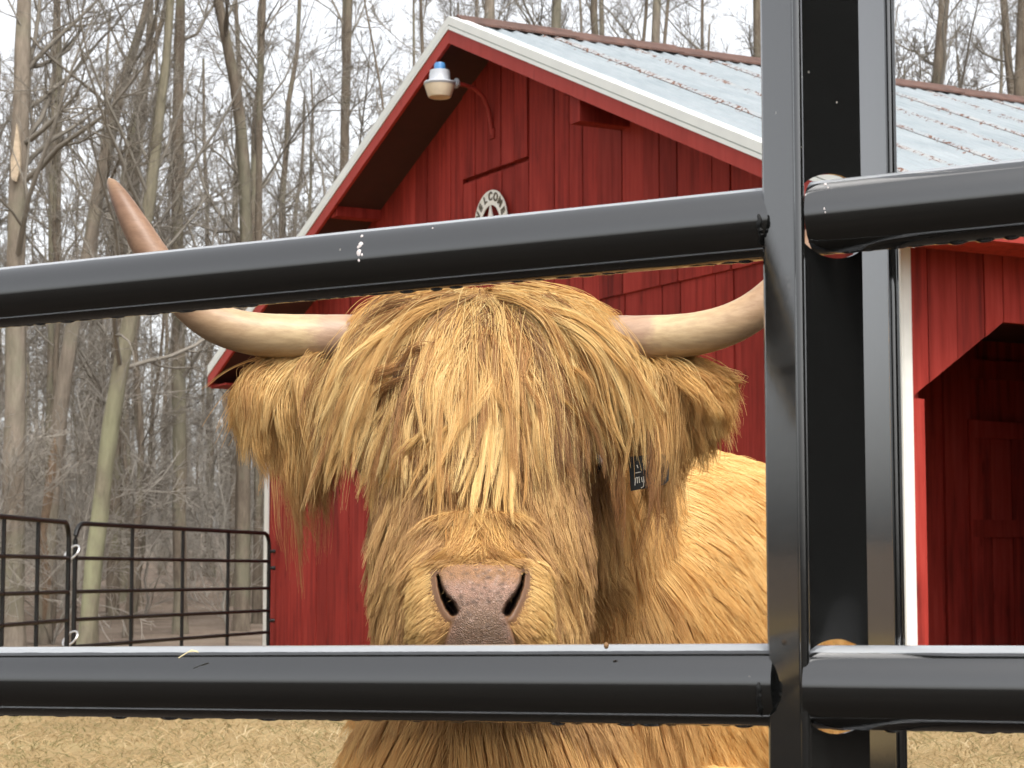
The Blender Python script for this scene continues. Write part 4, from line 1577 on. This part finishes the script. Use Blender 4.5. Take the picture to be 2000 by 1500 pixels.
def grow(P, N, flow, L, lift, droop, K, rng, curl=0.006, clump=None, ncl=0, pull=0.75, r0=0.0006, r1=0.00018):
    """strands leaving P along flow in the tangent plane, bent down by droop, gathered into ncl locks"""
    n = len(P)
    ft = norm(flow - N * (flow * N).sum(1, keepdims=True))
    d0 = norm(ft + N * lift[:, None])
    d1 = norm(ft + np.array([0, 0, -1.0]) * droop[:, None] + N * (lift * 0.25)[:, None])
    t = np.linspace(0, 1, K)[None, :, None]
    S = P[:, None] + L[:, None, None] * (d0[:, None] * t + (d1 - d0)[:, None] * t * t * 0.5)
    if ncl:
        ids = rng.choice(n, ncl, replace=False)
        kd = KDTree(ncl)
        for i, q in enumerate(ids): kd.insert(P[q], i)
        kd.balance()
        own = np.array([kd.find(p)[1] for p in P])
        c = ids[own]
        lk = rng.standard_normal((ncl, 3)) * 0.16
        # lock: shared bend
        C = S[c] + (lk[own] * L[c][:, None])[:, None, :] * t ** 1.5
        C = C + (np.sin(t * 5 + rng.random((ncl, 1, 1))[own] * 6.28) * rng.standard_normal((ncl, 1, 3))[own]) * curl * t
        wgt = pull * (0.5 + 0.5 * rng.random((n, 1, 1))) * t ** 0.9
        spread = rng.standard_normal((n, 1, 3)) * 0.0016
        S = S * (1 - wgt) + (C + spread) * wgt
        cl_t = rng.random(ncl)[own]
    else:
        cl_t = rng.random(n)
    ph = rng.random((n, 1, 1)) * 6.28
    S = S + np.sin(t * (4 + 5 * rng.random((n, 1, 1))) + ph) * rng.standard_normal((n, 1, 3)) * curl * 0.28 * t
    R = (r0 + (r1 - r0) * np.linspace(0, 1, K)[None] ** 1.3) * (0.7 + 0.6 * rng.random((n, 1)))
    tint = 0.55 * cl_t + 0.45 * rng.random(n)
    return S, R, tint


def tri_fields():
    C = BODY_V[BODY_T].mean(1); N = norm(BODY_N[BODY_T].mean(1))
    px, py = to_px(C)
    return C, N, px, py


def build_fur():
    rng = np.random.default_rng(5)
    C, N, px, py = tri_fields()
    vis = (N * norm(np.array([0, 0, CAMZ]) - C)).sum(1)
    head = (C[:, 1] < 3.06) & (C[:, 2] > 0.83) & (np.abs(C[:, 0] - HX) < 0.30)
    # ---------------- face and jaw
    wf = np.where(head & (py > 560), np.where(vis > -0.15, 1.0, 0.25), 0.0)
    wf = np.where((py > 1060) & (np.abs(px - 938) < 100) & (C[:, 1] < 2.62), 0.06, wf)
    P, Nn = sample_tris(wf, 62000, rng)
    x, y = to_px(P)
    ok = ~((nose_fields(x, y)[1] < 12) & (y > 1090) & (P[:, 1] < 2.75))
    P, Nn, x, y = P[ok], Nn[ok], x[ok], y[ok]
    sx = np.clip((x - 937) / 160, -1.6, 1.6)
    front = smooth(2.74, 2.60, P[:, 1])
    out = 0.30 + 1.5 * smooth(1000, 1085, y) * smooth(1190, 1100, y)
    flow = np.stack([sx * out, -0.25 * (1 - front) + 0 * sx, -1.0 + 0.35 * smooth(1030, 1090, y) * smooth(0.6, 0, np.abs(sx))], -1)
    side = smooth(120, 190, np.abs(x - 937))
    L = 0.034 + 0.034 * rng.random(len(P)) + 0.042 * side * smooth(880, 1020, y)
    mz = smooth(2.66, 2.58, P[:, 1]) * smooth(1070, 1130, y)
    L = L * (1 - 0.72 * mz)
    lift = 0.30 + 0.25 * side - 0.05 * mz
    S, R, ti = grow(P, Nn, flow, L, lift, 0.6 + 0.6 * side, 9, rng, 0.004, ncl=3600, pull=0.42, r0=.00048)
    ti = ti * 0.75 + 0.18 * wob(P, 14, 3) + 0.12 + 0.10 * mz
    for ex_ in (715, 1158): ti = ti - .6 * np.exp(-(((x - ex_) / 48) ** 2 + ((y - 900) / 55) ** 2))  # shade of the eye hollows put into the fur tint
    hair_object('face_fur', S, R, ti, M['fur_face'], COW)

    # ---------------- the moustache of hair parted over the nose
    G = []
    for k in range(90):
        s = rng.choice([-1, 1])
        x0 = 935 + s * abs(rng.normal(4, 14)); y0 = rng.uniform(1010, 1066)
        ex = 935 + s * rng.uniform(30, 108); ey = 1086 + 0.0026 * (ex - 935) ** 2 + rng.uniform(-14, 12)
        if rng.random() < .25:
            ex = 935 + s * rng.uniform(2, 45); ey = rng.uniform(1078, 1096)
        cx = x0 + (ex - x0) * 0.35; cy = max(y0, ey - 40) + 22
        t = np.linspace(0, 1, 9)
        gx = (1 - t) ** 2 * x0 + 2 * t * (1 - t) * cx + t ** 2 * ex
        gy = (1 - t) ** 2 * y0 + 2 * t * (1 - t) * cy + t ** 2 * ey
        D = depth(gx, gy) - 0.006 - 0.010 * np.sin(t * np.pi)
        for _ in range(6): D[1:-1] = (D[:-2] + 2 * D[1:-1] + D[2:]) / 4
        G.append(at_v(gx, gy, D))
    S, R, ti, _ = locks(np.array(G), 60, .008, .005, .004, rng, .003, .00045)
    hair_object('muzzle_fringe', S, R, ti * .55 + .28, M['fur'], COW)

    # ---------------- short velvet on the muzzle patch
    n = 20000
    qx = rng.uniform(812, 1063, n); qy = rng.uniform(1090, 1310, n)
    pad, nos = nose_fields(qx, qy)
    keep = (nos > 2 + 4 * rng.random(n)) & ((pad < 0.4) | ((qy < 1142 - 22 * np.abs(qx - 938) / 80) & (rng.random(n) < .8)))
    dn = np.minimum(nos, 40)
    keep &= rng.random(n) < smooth(-6, 16, dn)
    qx, qy, pad, dn = qx[keep], qy[keep], pad[keep], dn[keep]
    D = muzzle_front(qx, qy) - .003
    P = at_v(qx, qy, D)
    Pe = at_v(qx + 2, qy, muzzle_front(qx + 2, qy) - .003) - P; Pz = at_v(qx, qy - 2, muzzle_front(qx, qy - 2) - .003) - P
    Nn = norm(np.cross(Pe, Pz)); Nn = np.where((Nn[:, 1:2] > 0), -Nn, Nn)
    sx = (qx - 938) / 60
    flow = np.stack([sx * .9, 0 * sx, -0.55 + 0.5 * smooth(1140, 1110, qy) * (1 - np.abs(sx) / 2)], -1)
    L = (0.006 + 0.016 * smooth(10, 45, dn + 22 * (np.abs(qx - 938) > 95))) * (0.7 + 0.6 * rng.random(len(P)))
    L = np.where(pad > .4, .006, L)
    S, R, ti = grow(P, Nn, flow, L, np.full(len(P), .55), np.full(len(P), .35), 5, rng, .001, ncl=900, pull=.45, r0=.00045)
    ti = ti * .5 + .24 + .5 * smooth(60, 115, np.abs(qx - 938))
    hair_object('muzzle_velvet', S, R, ti, M['fur_face'], COW)

    # ---------------- forelock
    def fan(num, xr, yr, xt, yt, lay, couple=0.0, cap=2.86, chaos=1.0):
        G = []
        for k in range(num):
            q = rng.random()
            x0 = xr[0] + (xr[1] - xr[0]) * (q * couple + rng.random() * (1 - couple)); y0 = rng.uniform(*yr)
            ex = xt[0] + (xt[1] - xt[0]) * np.clip(q + rng.normal(0, .05), 0, 1)
            f = (ex - xt[0]) / max(1e-6, xt[1] - xt[0])
            lo = yt[0] + (yt[2] - yt[0]) * f; hi = yt[1] + (yt[3] - yt[1]) * f
            ey = rng.uniform(lo, hi)
            ex = ex + rng.normal(0, 22) * (chaos - 1)
            K = 14
            t = np.linspace(0, 1, K)
            cx = x0 + (ex - x0) * rng.uniform(.6, .95); cy = y0 + (ey - y0) * rng.uniform(.02, .22)
            gx = (1 - t) ** 2 * x0 + 2 * t * (1 - t) * cx + t ** 2 * ex
            gy = (1 - t) ** 2 * y0 + 2 * t * (1 - t) * cy + t ** 2 * ey
            am = rng.uniform(2, 9) * chaos; ph = rng.random() * 6.28; fr = rng.uniform(5, 11)
            gx = gx + am * np.sin(t * fr + ph) * t
            gy = gy + am * .5 * np.sin(t * fr * .8 + ph * 2) * t
            l = rng.uniform(*lay)
            D = np.minimum(depth(gx, gy), cap)
            D = D - l * (0.35 + 0.65 * np.sin(np.clip(t * 1.25, 0, 1) * np.pi / 2)) * (1 - .25 * t)
            for _ in range(3): D[1:-1] = (D[:-2] + 2 * D[1:-1] + D[2:]) / 4
            G.append(at_v(gx, gy, D))
        return np.array(G)
    parts = []
    # under layer, denser and darker
    under = [fan(110, (780, 1100), (600, 700), (640, 1225), (800, 950, 780, 900), (.004, .014), .85),
             fan(80, (850, 1030), (620, 760), (730, 1120), (850, 1000, 840, 980), (.004, .016), .8)]
    over = [fan(28, (770, 920), (580, 630), (606, 740), (790, 1000, 820, 1020), (.014, .055), .75, chaos=1.8),
            fan(22, (880, 960), (585, 650), (680, 870), (800, 1020, 860, 1060), (.014, .062), .7, chaos=2.4),
            fan(20, (915, 990), (590, 680), (820, 1040), (820, 1060, 820, 1070), (.014, .056), .5, chaos=2.6),
            fan(20, (945, 1020), (590, 660), (1000, 1180), (800, 1010, 800, 930), (.014, .056), .75, chaos=2.2),
            fan(28, (960, 1100), (582, 632), (1110, 1266), (760, 930, 760, 960), (.014, .055), .8, chaos=1.8)]
    G = tress(np.concatenate(under), 4, .012, .013, .014, rng, .005)
    S, R, ti, _ = locks(G, 30, .008, .007, .0035, rng, .004, .00044)
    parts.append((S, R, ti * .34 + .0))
    G = tress(np.concatenate(over), 6, .007, .0075, .016, rng, .0040, .65)
    S, R, ti, _ = locks(G, 30, .0040, .0032, .0016, rng, .003, .00040, .8)
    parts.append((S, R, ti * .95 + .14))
    # the long pale tresses that lie on top
    feat = [[(940, 610), (960, 655), (985, 705), (935, 790), (850, 870), (795, 945)], [(930, 600), (900, 680), (850, 760), (790, 850), (735, 935)],
            [(900, 600), (800, 640), (705, 750), (655, 880), (640, 965)], [(890, 590), (760, 640), (672, 740), (625, 850), (612, 905)],
            [(960, 600), (1050, 640), (1130, 740), (1182, 855)], [(980, 600), (1100, 630), (1200, 720), (1250, 800), (1256, 880)],
            [(950, 640), (1010, 680), (1060, 780), (1090, 870), (1098, 915)], [(935, 650), (920, 760), (890, 880), (825, 1005)],
            [(965, 660), (1000, 760), (1000, 880), (985, 1000), (1000, 1062)], [(1000, 610), (1120, 680), (1160, 790), (1176, 860)],
            [(860, 600), (740, 680), (690, 800), (688, 935)], [(940, 680), (870, 800), (790, 900), (742, 1005)],
            [(1010, 600), (1130, 620), (1220, 700), (1234, 800), (1242, 935)], [(920, 640), (960, 700), (975, 800), (930, 920), (900, 1035)],
            [(880, 610), (830, 700), (770, 800), (742, 900), (700, 1005)], [(1060, 605), (1170, 655), (1240, 740), (1285, 850)],
            [(830, 600), (700, 660), (642, 760), (618, 885)], [(950, 620), (990, 640), (1015, 720), (1110, 830), (1130, 905)],
            [(945, 630), (955, 720), (960, 830), (950, 950), (925, 1050)], [(990, 640), (1060, 720), (1110, 800), (1140, 890)],
            [(900, 640), (840, 740), (800, 840), (800, 960)], [(1020, 590), (1130, 640), (1200, 760), (1215, 900)],
            [(925, 610), (880, 650), (800, 740), (730, 830), (690, 905)], [(970, 620), (1030, 700), (1040, 820), (1060, 950)]]
    G = []
    for f in feat:
        f = np.array(f, float)
        d_ = np.r_[0, np.cumsum(np.hypot(*np.diff(f, axis=0).T))]
        q = np.linspace(0, d_[-1], 14)
        gx, gy = np.interp(q, d_, f[:, 0]), np.interp(q, d_, f[:, 1])
        for _ in range(2):
            gx[1:-1] = (gx[:-2] + 2 * gx[1:-1] + gx[2:]) / 4; gy[1:-1] = (gy[:-2] + 2 * gy[1:-1] + gy[2:]) / 4
        t = np.linspace(0, 1, 14)
        D = np.minimum(depth(gx, gy), 2.86) - rng.uniform(.040, .060) * (0.45 + 0.55 * np.sin(np.clip(t * 1.3, 0, 1) * np.pi / 2)) * (1 - .35 * t)
        for _ in range(3): D[1:-1] = (D[:-2] + 2 * D[1:-1] + D[2:]) / 4
        G.append(at_v(gx, gy, D))
    G = tress(np.array(G), 6, .0050, .0060, .012, rng, .0028, .75)
    S, R, ti, _ = locks(G, 30, .0030, .0026, .0010, rng, .0018, .00040, .55)
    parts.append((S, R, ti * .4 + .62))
    # loose single strands
    loose = np.concatenate([fan(260, (720, 1160), (580, 640), (600, 1266), (820, 1020, 800, 960), (.012, .060), .8), fan(90, (880, 1000), (585, 640), (720, 1130), (900, 1080, 860, 1040), (.016, .056), .6)])
    S, R, ti, _ = locks(loose, 4, .008, .012, .012, rng, .005, .00038)
    parts.append((S, R, ti * .4 + .58))
    # crown: hair flowing outward from the whorl over the horn roots
    top = [fan(60, (800, 930), (572, 600), (682, 800), (625, 690, 600, 660), (.010, .030), .6, 2.93), fan(60, (940, 1070), (572, 602), (1080, 1205), (600, 660, 620, 690), (.010, .030), .6, 2.93)]
    S, R, ti, _ = locks(np.concatenate(top), 75, .009, .008, .004, rng, .004, .00048)
    parts.append((S, R, ti * .6 + .36))
    S = np.concatenate([p[0] for p in parts]); R = np.concatenate([p[1] for p in parts]); T = np.concatenate([p[2] for p in parts])
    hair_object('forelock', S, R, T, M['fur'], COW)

    # ---------------- ears
    def ear(side, num, wisp):
        G = []
        for k in range(num):
            q = rng.random()
            if side < 0:
                x0 = 655 - 120 * q; y0 = 702 + 26 * rng.random()
                ex = 642 - 158 * q + rng.normal(0, 13); ey = 985 - 150 * q ** 1.5 + rng.normal(0, 32)
                cx = x0 - 44 - 52 * q; cy = y0 + rng.uniform(5, 70)
                if wisp: ey = rng.uniform(960, 1215); ex = rng.uniform(560, 660); cx = rng.uniform(530, 620); cy = rng.uniform(840, 940)
            else:
                x0 = 1232 + 95 * q; y0 = 704 + 26 * rng.random()
                ex = 1255 + 172 * q + rng.normal(0, 13); ey = 975 - 150 * q ** 1.5 + rng.normal(0, 32)
                cx = x0 + 32 + 72 * q; cy = y0 + rng.uniform(0, 45)
                if wisp: ey = rng.uniform(960, 1180); ex = rng.uniform(1200, 1340); cx = rng.uniform(1225, 1330); cy = rng.uniform(840, 900)
            K = 14
            t = np.linspace(0, 1, K)
            gx = (1 - t) ** 2 * x0 + 2 * t * (1 - t) * cx + t ** 2 * ex
            gy = (1 - t) ** 2 * y0 + 2 * t * (1 - t) * cy + t ** 2 * ey
            am = rng.uniform(1, 7); gx = gx + am * np.sin(t * rng.uniform(4, 10) + rng.random() * 6) * t
            D = 2.925 + rng.normal(0, .015) - .03 * np.sin(t * np.pi) * rng.random()
            G.append(at_v(gx, gy, D + 0 * gx))
        return np.array(G)
    parts = []
    for side in (-1, 1):
        for num, wisp, m_, per in ((110, 0, 5, 34), (22, 1, 2, 14)):
            G = tress(ear(side, num, wisp), m_, .007, .008, .010, rng, .004, .75)
            S, R, ti, own = locks(G, per, .006, .006, .0028, rng, .004, .00042)
            _, yy = to_px(S)
            rust = smooth(880, 1060, yy) * 0.8
            parts.append((S, R, ti * .6 + .34, rust))
    G = []
    for k in range(7):
        t = np.linspace(0, 1, 14)
        x0 = rng.uniform(1195, 1222) if k % 2 else rng.uniform(1272, 1300); ex = x0 + rng.uniform(-12, 12); ey = rng.uniform(930, 1120); y0 = rng.uniform(730, 790)
        gx = x0 + (ex - x0) * t + rng.uniform(2, 9) * np.sin(t * rng.uniform(4, 9) + rng.random() * 6) * t
        G.append(at_v(gx, y0 + (ey - y0) * t, 2.905 - .05 * np.sin(t * 2.6)))
    G = tress(np.array(G), 2, .004, .005, .008, rng, .004, .7)
    S, R, ti, own = locks(G, 16, .003, .003, .0012, rng, .003, .00042)
    _, yy = to_px(S)
    parts.append((S, R, ti * .6 + .12, smooth(860, 1020, yy) * 0.85))
    S, R, T, Ru = (np.concatenate([p[i] for p in parts]) for i in range(4))
    hair_object('ear_hair', S, R, T, M['fur'], COW, Ru)

    # ---------------- body coat
    wb = np.where(~head, np.where((vis > -0.1), 1.0, 0.22), 0.0) * np.where(C[:, 2] > 0.45, 1, 0.15)
    wb = wb * np.where((px > 600) & (px < 1560) & (py < 1560), 1.0, 0.3)
    P, Nn = sample_tris(wb, 95000, rng)
    x, y = to_px(P)
    d = P[:, :2] - B0
    s = d @ AX
    chest = smooth(0.28, 0.05, s)
    ax3 = np.array([AX[0], AX[1], 0]); lat3 = np.array([LAT[0], LAT[1], 0])
    flow = ax3[None] * (0.85 * (1 - chest))[:, None] + np.array([0, 0, -1.0])[None] * (0.55 + .45 * chest)[:, None] + lat3[None] * (0.25 * np.sign(d @ LAT))[:, None]
    L = 0.055 + 0.04 * rng.random(len(P)) + .03 * chest
    S, R, ti = grow(P, Nn, flow, L, np.full(len(P), .26), np.full(len(P), .55), 9, rng, .004, ncl=7000, pull=.4, r0=.0006, r1=.0002)
    ti = ti * .5 + .30 + .16 * wob(P, 7, 9) - .25 * chest
    hair_object('coat', S, R, ti, M['fur_coat_lit'], COW)


def tress(G, m, s0, s1, s2, rng, wave, emin=1.0):
    """m wavy sub-locks round each guide, fraying towards the tip"""
    n, K, _ = G.shape
    t = np.linspace(0, 1, K)
    sp = np.where(t < .5, s0 + (s1 - s0) * t * 2, s1 + (s2 - s1) * (t - .5) * 2)
    own = np.repeat(np.arange(n), m)
    off = rng.standard_normal((len(own), 1, 3)) * np.array([1.0, 0.6, 0.6])
    S = G[own] + off * sp[None, :, None]
    tt = t[None, :, None]
    q = len(own)
    S = S + np.sin(tt * (6 + 9 * rng.random((q, 1, 1))) + 6.28 * rng.random((q, 1, 1))) * rng.standard_normal((q, 1, 3)) * wave * (0.25 + tt)
    if emin < 1:
        S = shorten(S, emin + (1 - emin) * rng.random(q) ** .7)
    return S


def shorten(S, end):
    N, K, _ = S.shape
    q = np.linspace(0, 1, K)[None] * end[:, None] * (K - 1)
    i = np.clip(q.astype(int), 0, K - 2); f = (q - i)[..., None]
    a = np.arange(N)[:, None]
    return S[a, i] * (1 - f) + S[a, i + 1] * f


def locks(G, per, s0, s1, s2, rng, curl, r0, lockw=.6):
    """G (n,K,3) guide strands -> per strands round each, spread s0 at the root, s1 halfway, s2 at the tip"""
    n, K, _ = G.shape
    t = np.linspace(0, 1, K)
    sp = np.where(t < .5, s0 + (s1 - s0) * t * 2, s1 + (s2 - s1) * (t - .5) * 2)
    own = np.repeat(np.arange(n), per)
    N = len(own)
    off = rng.standard_normal((N, 1, 3)) * np.array([1.0, 0.55, 0.8])
    S = G[own] + off * sp[None, :, None]
    end = 0.80 + 0.20 * rng.random(N) ** 0.6
    # shorten some strands by re-sampling along the guide
    q = t[None] * end[:, None] * (K - 1)
    i = np.clip(q.astype(int), 0, K - 2); f = (q - i)[..., None]
    a = np.arange(N)[:, None]
    S = S[a, i] * (1 - f) + S[a, i + 1] * f
    tt = t[None, :, None]
    S = S + np.sin(tt * (5 + 7 * rng.random((N, 1, 1))) + 6.28 * rng.random((N, 1, 1))) * rng.standard_normal((N, 1, 3)) * curl * .5 * tt
    R = r0 * (1 - .72 * t[None] ** 1.6) * (0.7 + 0.6 * rng.random((N, 1)))
    tint = lockw * rng.random(n)[own] + (1 - lockw) * rng.random(N)
    return S, R, tint, own


build_fur()
# =================================================================== FOREGROUND FENCE
def build_fence():
    N2 = np.array([.454, -.891, 0]); N2 /= np.linalg.norm(N2)
    W2 = np.array([.891, .454, 0]); W2 /= np.linalg.norm(W2)
    A = np.array([.229, 1.62, 0.0])
    wl, fl, th = 0.0625, 0.049, 0.0032
    fence = empty('pipe_fence', (A[0], A[1], 0))
    tag(fence, 'glossy black steel pipe fence in front of the cow, rails through an upright post', 'fence')
    lineL = (np.array([.2037, 1.663]), np.array([.898, -.441]))

    def pz(px, py, Y): return at(px, py, Y)[2]
    rails = []
    # left rails: two end points each (far left, at the post)
    def left_rail(pyl, pyr, r):
        a = at(0, pyl, 2.01 + .025); b = at(1490, pyr, 1.663 + .025)
        d = b - a
        return a - d * 1.1, b + d / np.linalg.norm(d) * 0.018, r

    def right_rail(py0, py1, r):
        a = at(1635, py0, 1.6356); b = at(2000, py1, 1.57)
        d = b - a; n = d / np.linalg.norm(d)
        return a - n * 0.018, b + n * 1.3, r
    specs = [('L', left_rail(582, 438, .0302)), ('L', left_rail(1330, 1337, .0335)), ('R', right_rail(423, 386, .0302)), ('R', right_rail(1342, 1346, .0330))]
    # the next rail down, below the picture
    lo = specs[1][1]; specs.append(('L', (lo[0] - BZ * .33, lo[1] - BZ * .33, .0335)))
    lo = specs[3][1]; specs.append(('R', (lo[0] - BZ * .33, lo[1] - BZ * .33, .0335)))
    rr = random.Random(5)
    for side, (a, b, r) in specs:
        n = 40
        pts = [a + (b - a) * i / (n - 1) for i in range(n)]
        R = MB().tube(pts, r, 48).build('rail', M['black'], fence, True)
        # hanging water drops and runs along the underside
        dm = MB()
        L = np.linalg.norm(b - a); d = (b - a) / L
        s = 0.0
        while s < L:
            s += rr.uniform(0.010, 0.024)
            p = a + d * s - BZ * (r - .0008)
            q = rr.uniform(.5, 1.0)
            rx, rz = rr.uniform(.006, .013), (.0018 if rr.random() < .75 else .0032) * q
            V, Fc = ellipsoid((0, 0, 0), (rx, .0045, rz), 8, 6)
            nrm = np.array([-d[1], d[0], 0]); nrm = nrm / np.linalg.norm(nrm)
            dm.add([p + d * v[0] + nrm * v[1] + BZ * v[2] for v in V], Fc)
        o = dm.build('paint_drip', M['black'], R, True)
        tag(o, kind='stuff')
        if side == 'L':
            # weld bead where the rail meets the post flange
            c = b - d * 0.018
            wp, wr = [], []
            for k in range(15):
                ang = math.radians(6 - k * 3.6)
                wp.append(c + np.array([-.30, -.95, 0]) * (r + .0005) * math.cos(ang) + BZ * r * math.sin(ang) + d * (rr.uniform(-.0008, .0008) + .003))
                wr.append(rr.uniform(.0014, .0026) * (1 if 0 < k < 14 else .4))
            dmw = MB().tube(wp, wr, 8)
            dmw.build('weld_bead', M['gate'], R, True)

    # Z-section post: front flange, web with clearance holes, rear flange
    Z0, Z1 = 0.0, 2.35
    post = MB()

    def flange(p, d, L):
        """slightly rounded plate from p along d"""
        nrm = np.cross(d, BZ)
        q = [p, p + d * .003 + nrm * .0014, p + d * (L - .004) + nrm * .0014, p + d * L, p + d * L - nrm * .001, p + d * (L - .004) - nrm * (th - .001), p + d * .003 - nrm * (th - .001), p - nrm * .001]
        return MB().prism([x + BZ * Z0 for x in q], BZ * (Z1 - Z0))
    # front flange goes back and left from the corner
    f1 = flange(A, -N2, fl)
    po = f1.build('post', M['black'], fence, bevel=0.0008)
    Bp = A + W2 * wl
    q0 = at(1676, 1121, 1.785); q1 = at(1764, 1121, 1.70); q0[2] = q1[2] = 0
    dq = (q1 - q0); Lq = np.linalg.norm(dq); dq = dq / Lq; nq = np.cross(BZ, dq)
    flange(q0, dq, Lq).build('rear_upright', M['black'], fence, bevel=0.0008)
    MB().tube([q1 - dq * .003 + nq * .0035 * -1 + BZ * Z0, q1 - dq * .003 - nq * .0035 + BZ * Z1], .0042, 12).build('rear_lip', M['black'], fence, True)
    MB().tube([A + W2 * .002 - N2 * .001 + BZ * Z0, A + W2 * .002 - N2 * .001 + BZ * Z1], .0042, 12).build('corner_bead', M['black'], po, True)
    # web with oval holes
    holes = []
    for side, (a, b, r) in specs:
        if side == 'R':
            n = (b - a); t = ((A - a) @ N2) / (n @ N2)
            p = a + n * t
            holes.append(((p - A) @ W2 - .001, p[2] + .0005, .0405, r + .0042))
    holes.sort(key=lambda h: h[1])
    zc = [Z0] + [h[1] for h in holes] + [Z1]
    ns = 29
    for k in range(len(zc) - 1):
        V, Fc = [], []
        for i in range(ns):
            s = wl * i / (ns - 1)
            def cut(h):
                q = 1 - ((s - h[0]) / h[2]) ** 2
                return h[3] * math.sqrt(q) if q > 0 else 0.0
            z0 = zc[k] + (cut(holes[k - 1]) if k > 0 else 0)
            z1 = zc[k + 1] - (cut(holes[k]) if k < len(holes) else 0)
            for off in (0.0, -th):
                for z in (z0, z1):
                    V.append(A + W2 * s + N2 * off + BZ * z)
        for i in range(ns - 1):
            a, b = 4 * i, 4 * i + 4
            Fc += [(a, b, b + 1, a + 1), (a + 2, a + 3, b + 3, b + 2), (a, a + 2, b + 2, b), (a + 1, b + 1, b + 3, a + 3)]
        MB().add(V, Fc).build('web', M['black'], po)

    chip = Mat('bare_chip').set((0.02, 0.018, 0.016), 0.9)
    nf = -W2
    for (px, py, q) in ((1536, 62, .6), (1538, 85, 1.1), (1536, 122, .8), (1534, 150, .5), (1531, 600, .7), (1530, 640, .6), (1531, 668, .7), (1530, 705, .9), (1530, 717, 1.0), (1523, 940, .5), (1522, 985, .6), (1521, 1010, .5), (1521, 1040, .5), (1521, 1062, .5), (1521, 1105, .5), (1520, 1128, .5), (1520, 1180, .4)):
        ray = at(px, py, 1.0) - np.array([0, 0, CAMZ]); o_ = np.array([0, 0, CAMZ])
        p_ = o_ + ray * (((A - o_) @ W2) / (ray @ W2)) + nf * .0016
        V, Fc = ellipsoid((0, 0, 0), (1, 1, 1), 7, 5)
        MB().add([p_ - N2 * v_[0] * .0012 * q + nf * v_[1] * .0005 + BZ * v_[2] * .0026 * q for v_ in V], Fc).build('paint_chip', chip, po, True)
    # pale splashes on the rails
    spl = Mat('pale_splash').set((0.62, 0.56, 0.54), 0.8)
    def splash(side_i, pix, sz):
        a, b, r = specs[side_i][1]
        d = (b - a); 
        for (px, py, q) in pix:
            ray = at(px, py, 1.0) - np.array([0, 0, CAMZ]); ray = ray / np.linalg.norm(ray)
            o = np.array([0, 0, CAMZ])
            # ray / cylinder
            dd = d / np.linalg.norm(d)
            m = ray - dd * (ray @ dd); w0 = (o - a) - dd * ((o - a) @ dd)
            A_, B_, C_ = m @ m, 2 * m @ w0, w0 @ w0 - r * r
            disc = B_ * B_ - 4 * A_ * C_
            if disc <= 0: continue
            p = o + ray * ((-B_ - math.sqrt(disc)) / (2 * A_))
            V, Fc = ellipsoid(p, (sz * q * .8, .0006, sz * q), 9, 6)
            MB().add(V, Fc).build('splash_mark', spl, fence, True)
    splash(0, [(707, 462, .7), (705, 479, 1.3), (700, 483, .7), (702, 494, 1.4), (707, 498, .6), (701, 509, .6), (845, 446, .4)], .0024)
    splash(2, [(1612, 361, 1.0), (1617, 367, .6), (1610, 408, .7), (1612, 415, .5)], .0015)
    # a wisp of straw and a crumb lying on the lower rail
    st = empty('straw', at(366, 1276, 1.92))
    tag(st, 'short bent wisp of straw lying on the lower rail at the left', 'straw')
    sm_ = Mat('straw_wisp').set((0.62, 0.52, 0.30), 0.7)
    Ys = 1.893
    P = [at(x, y, Ys) for x, y in ((349, 1285), (362, 1277), (374, 1270), (386, 1272))]
    MB().tube(P, .0006, 6).build('stalk', sm_, st)
    MB().tube([at(366, 1274, Ys - .001), at(378, 1272, Ys - .001), at(388, 1274, Ys - .001)], .0005, 6).build('side_stalk', sm_, st)
    c = at(1184, 1261, 1.715)
    V, Fc = ellipsoid(c, (.0022, .002, .0028), 9, 7)
    o = MB().add(V, Fc).build('seed', Mat('brown_seed').set((0.22, 0.12, 0.05), .8), None, True)
    tag(o, 'tiny brown seed crumb on the lower rail below the muzzle', 'seed')


build_fence()
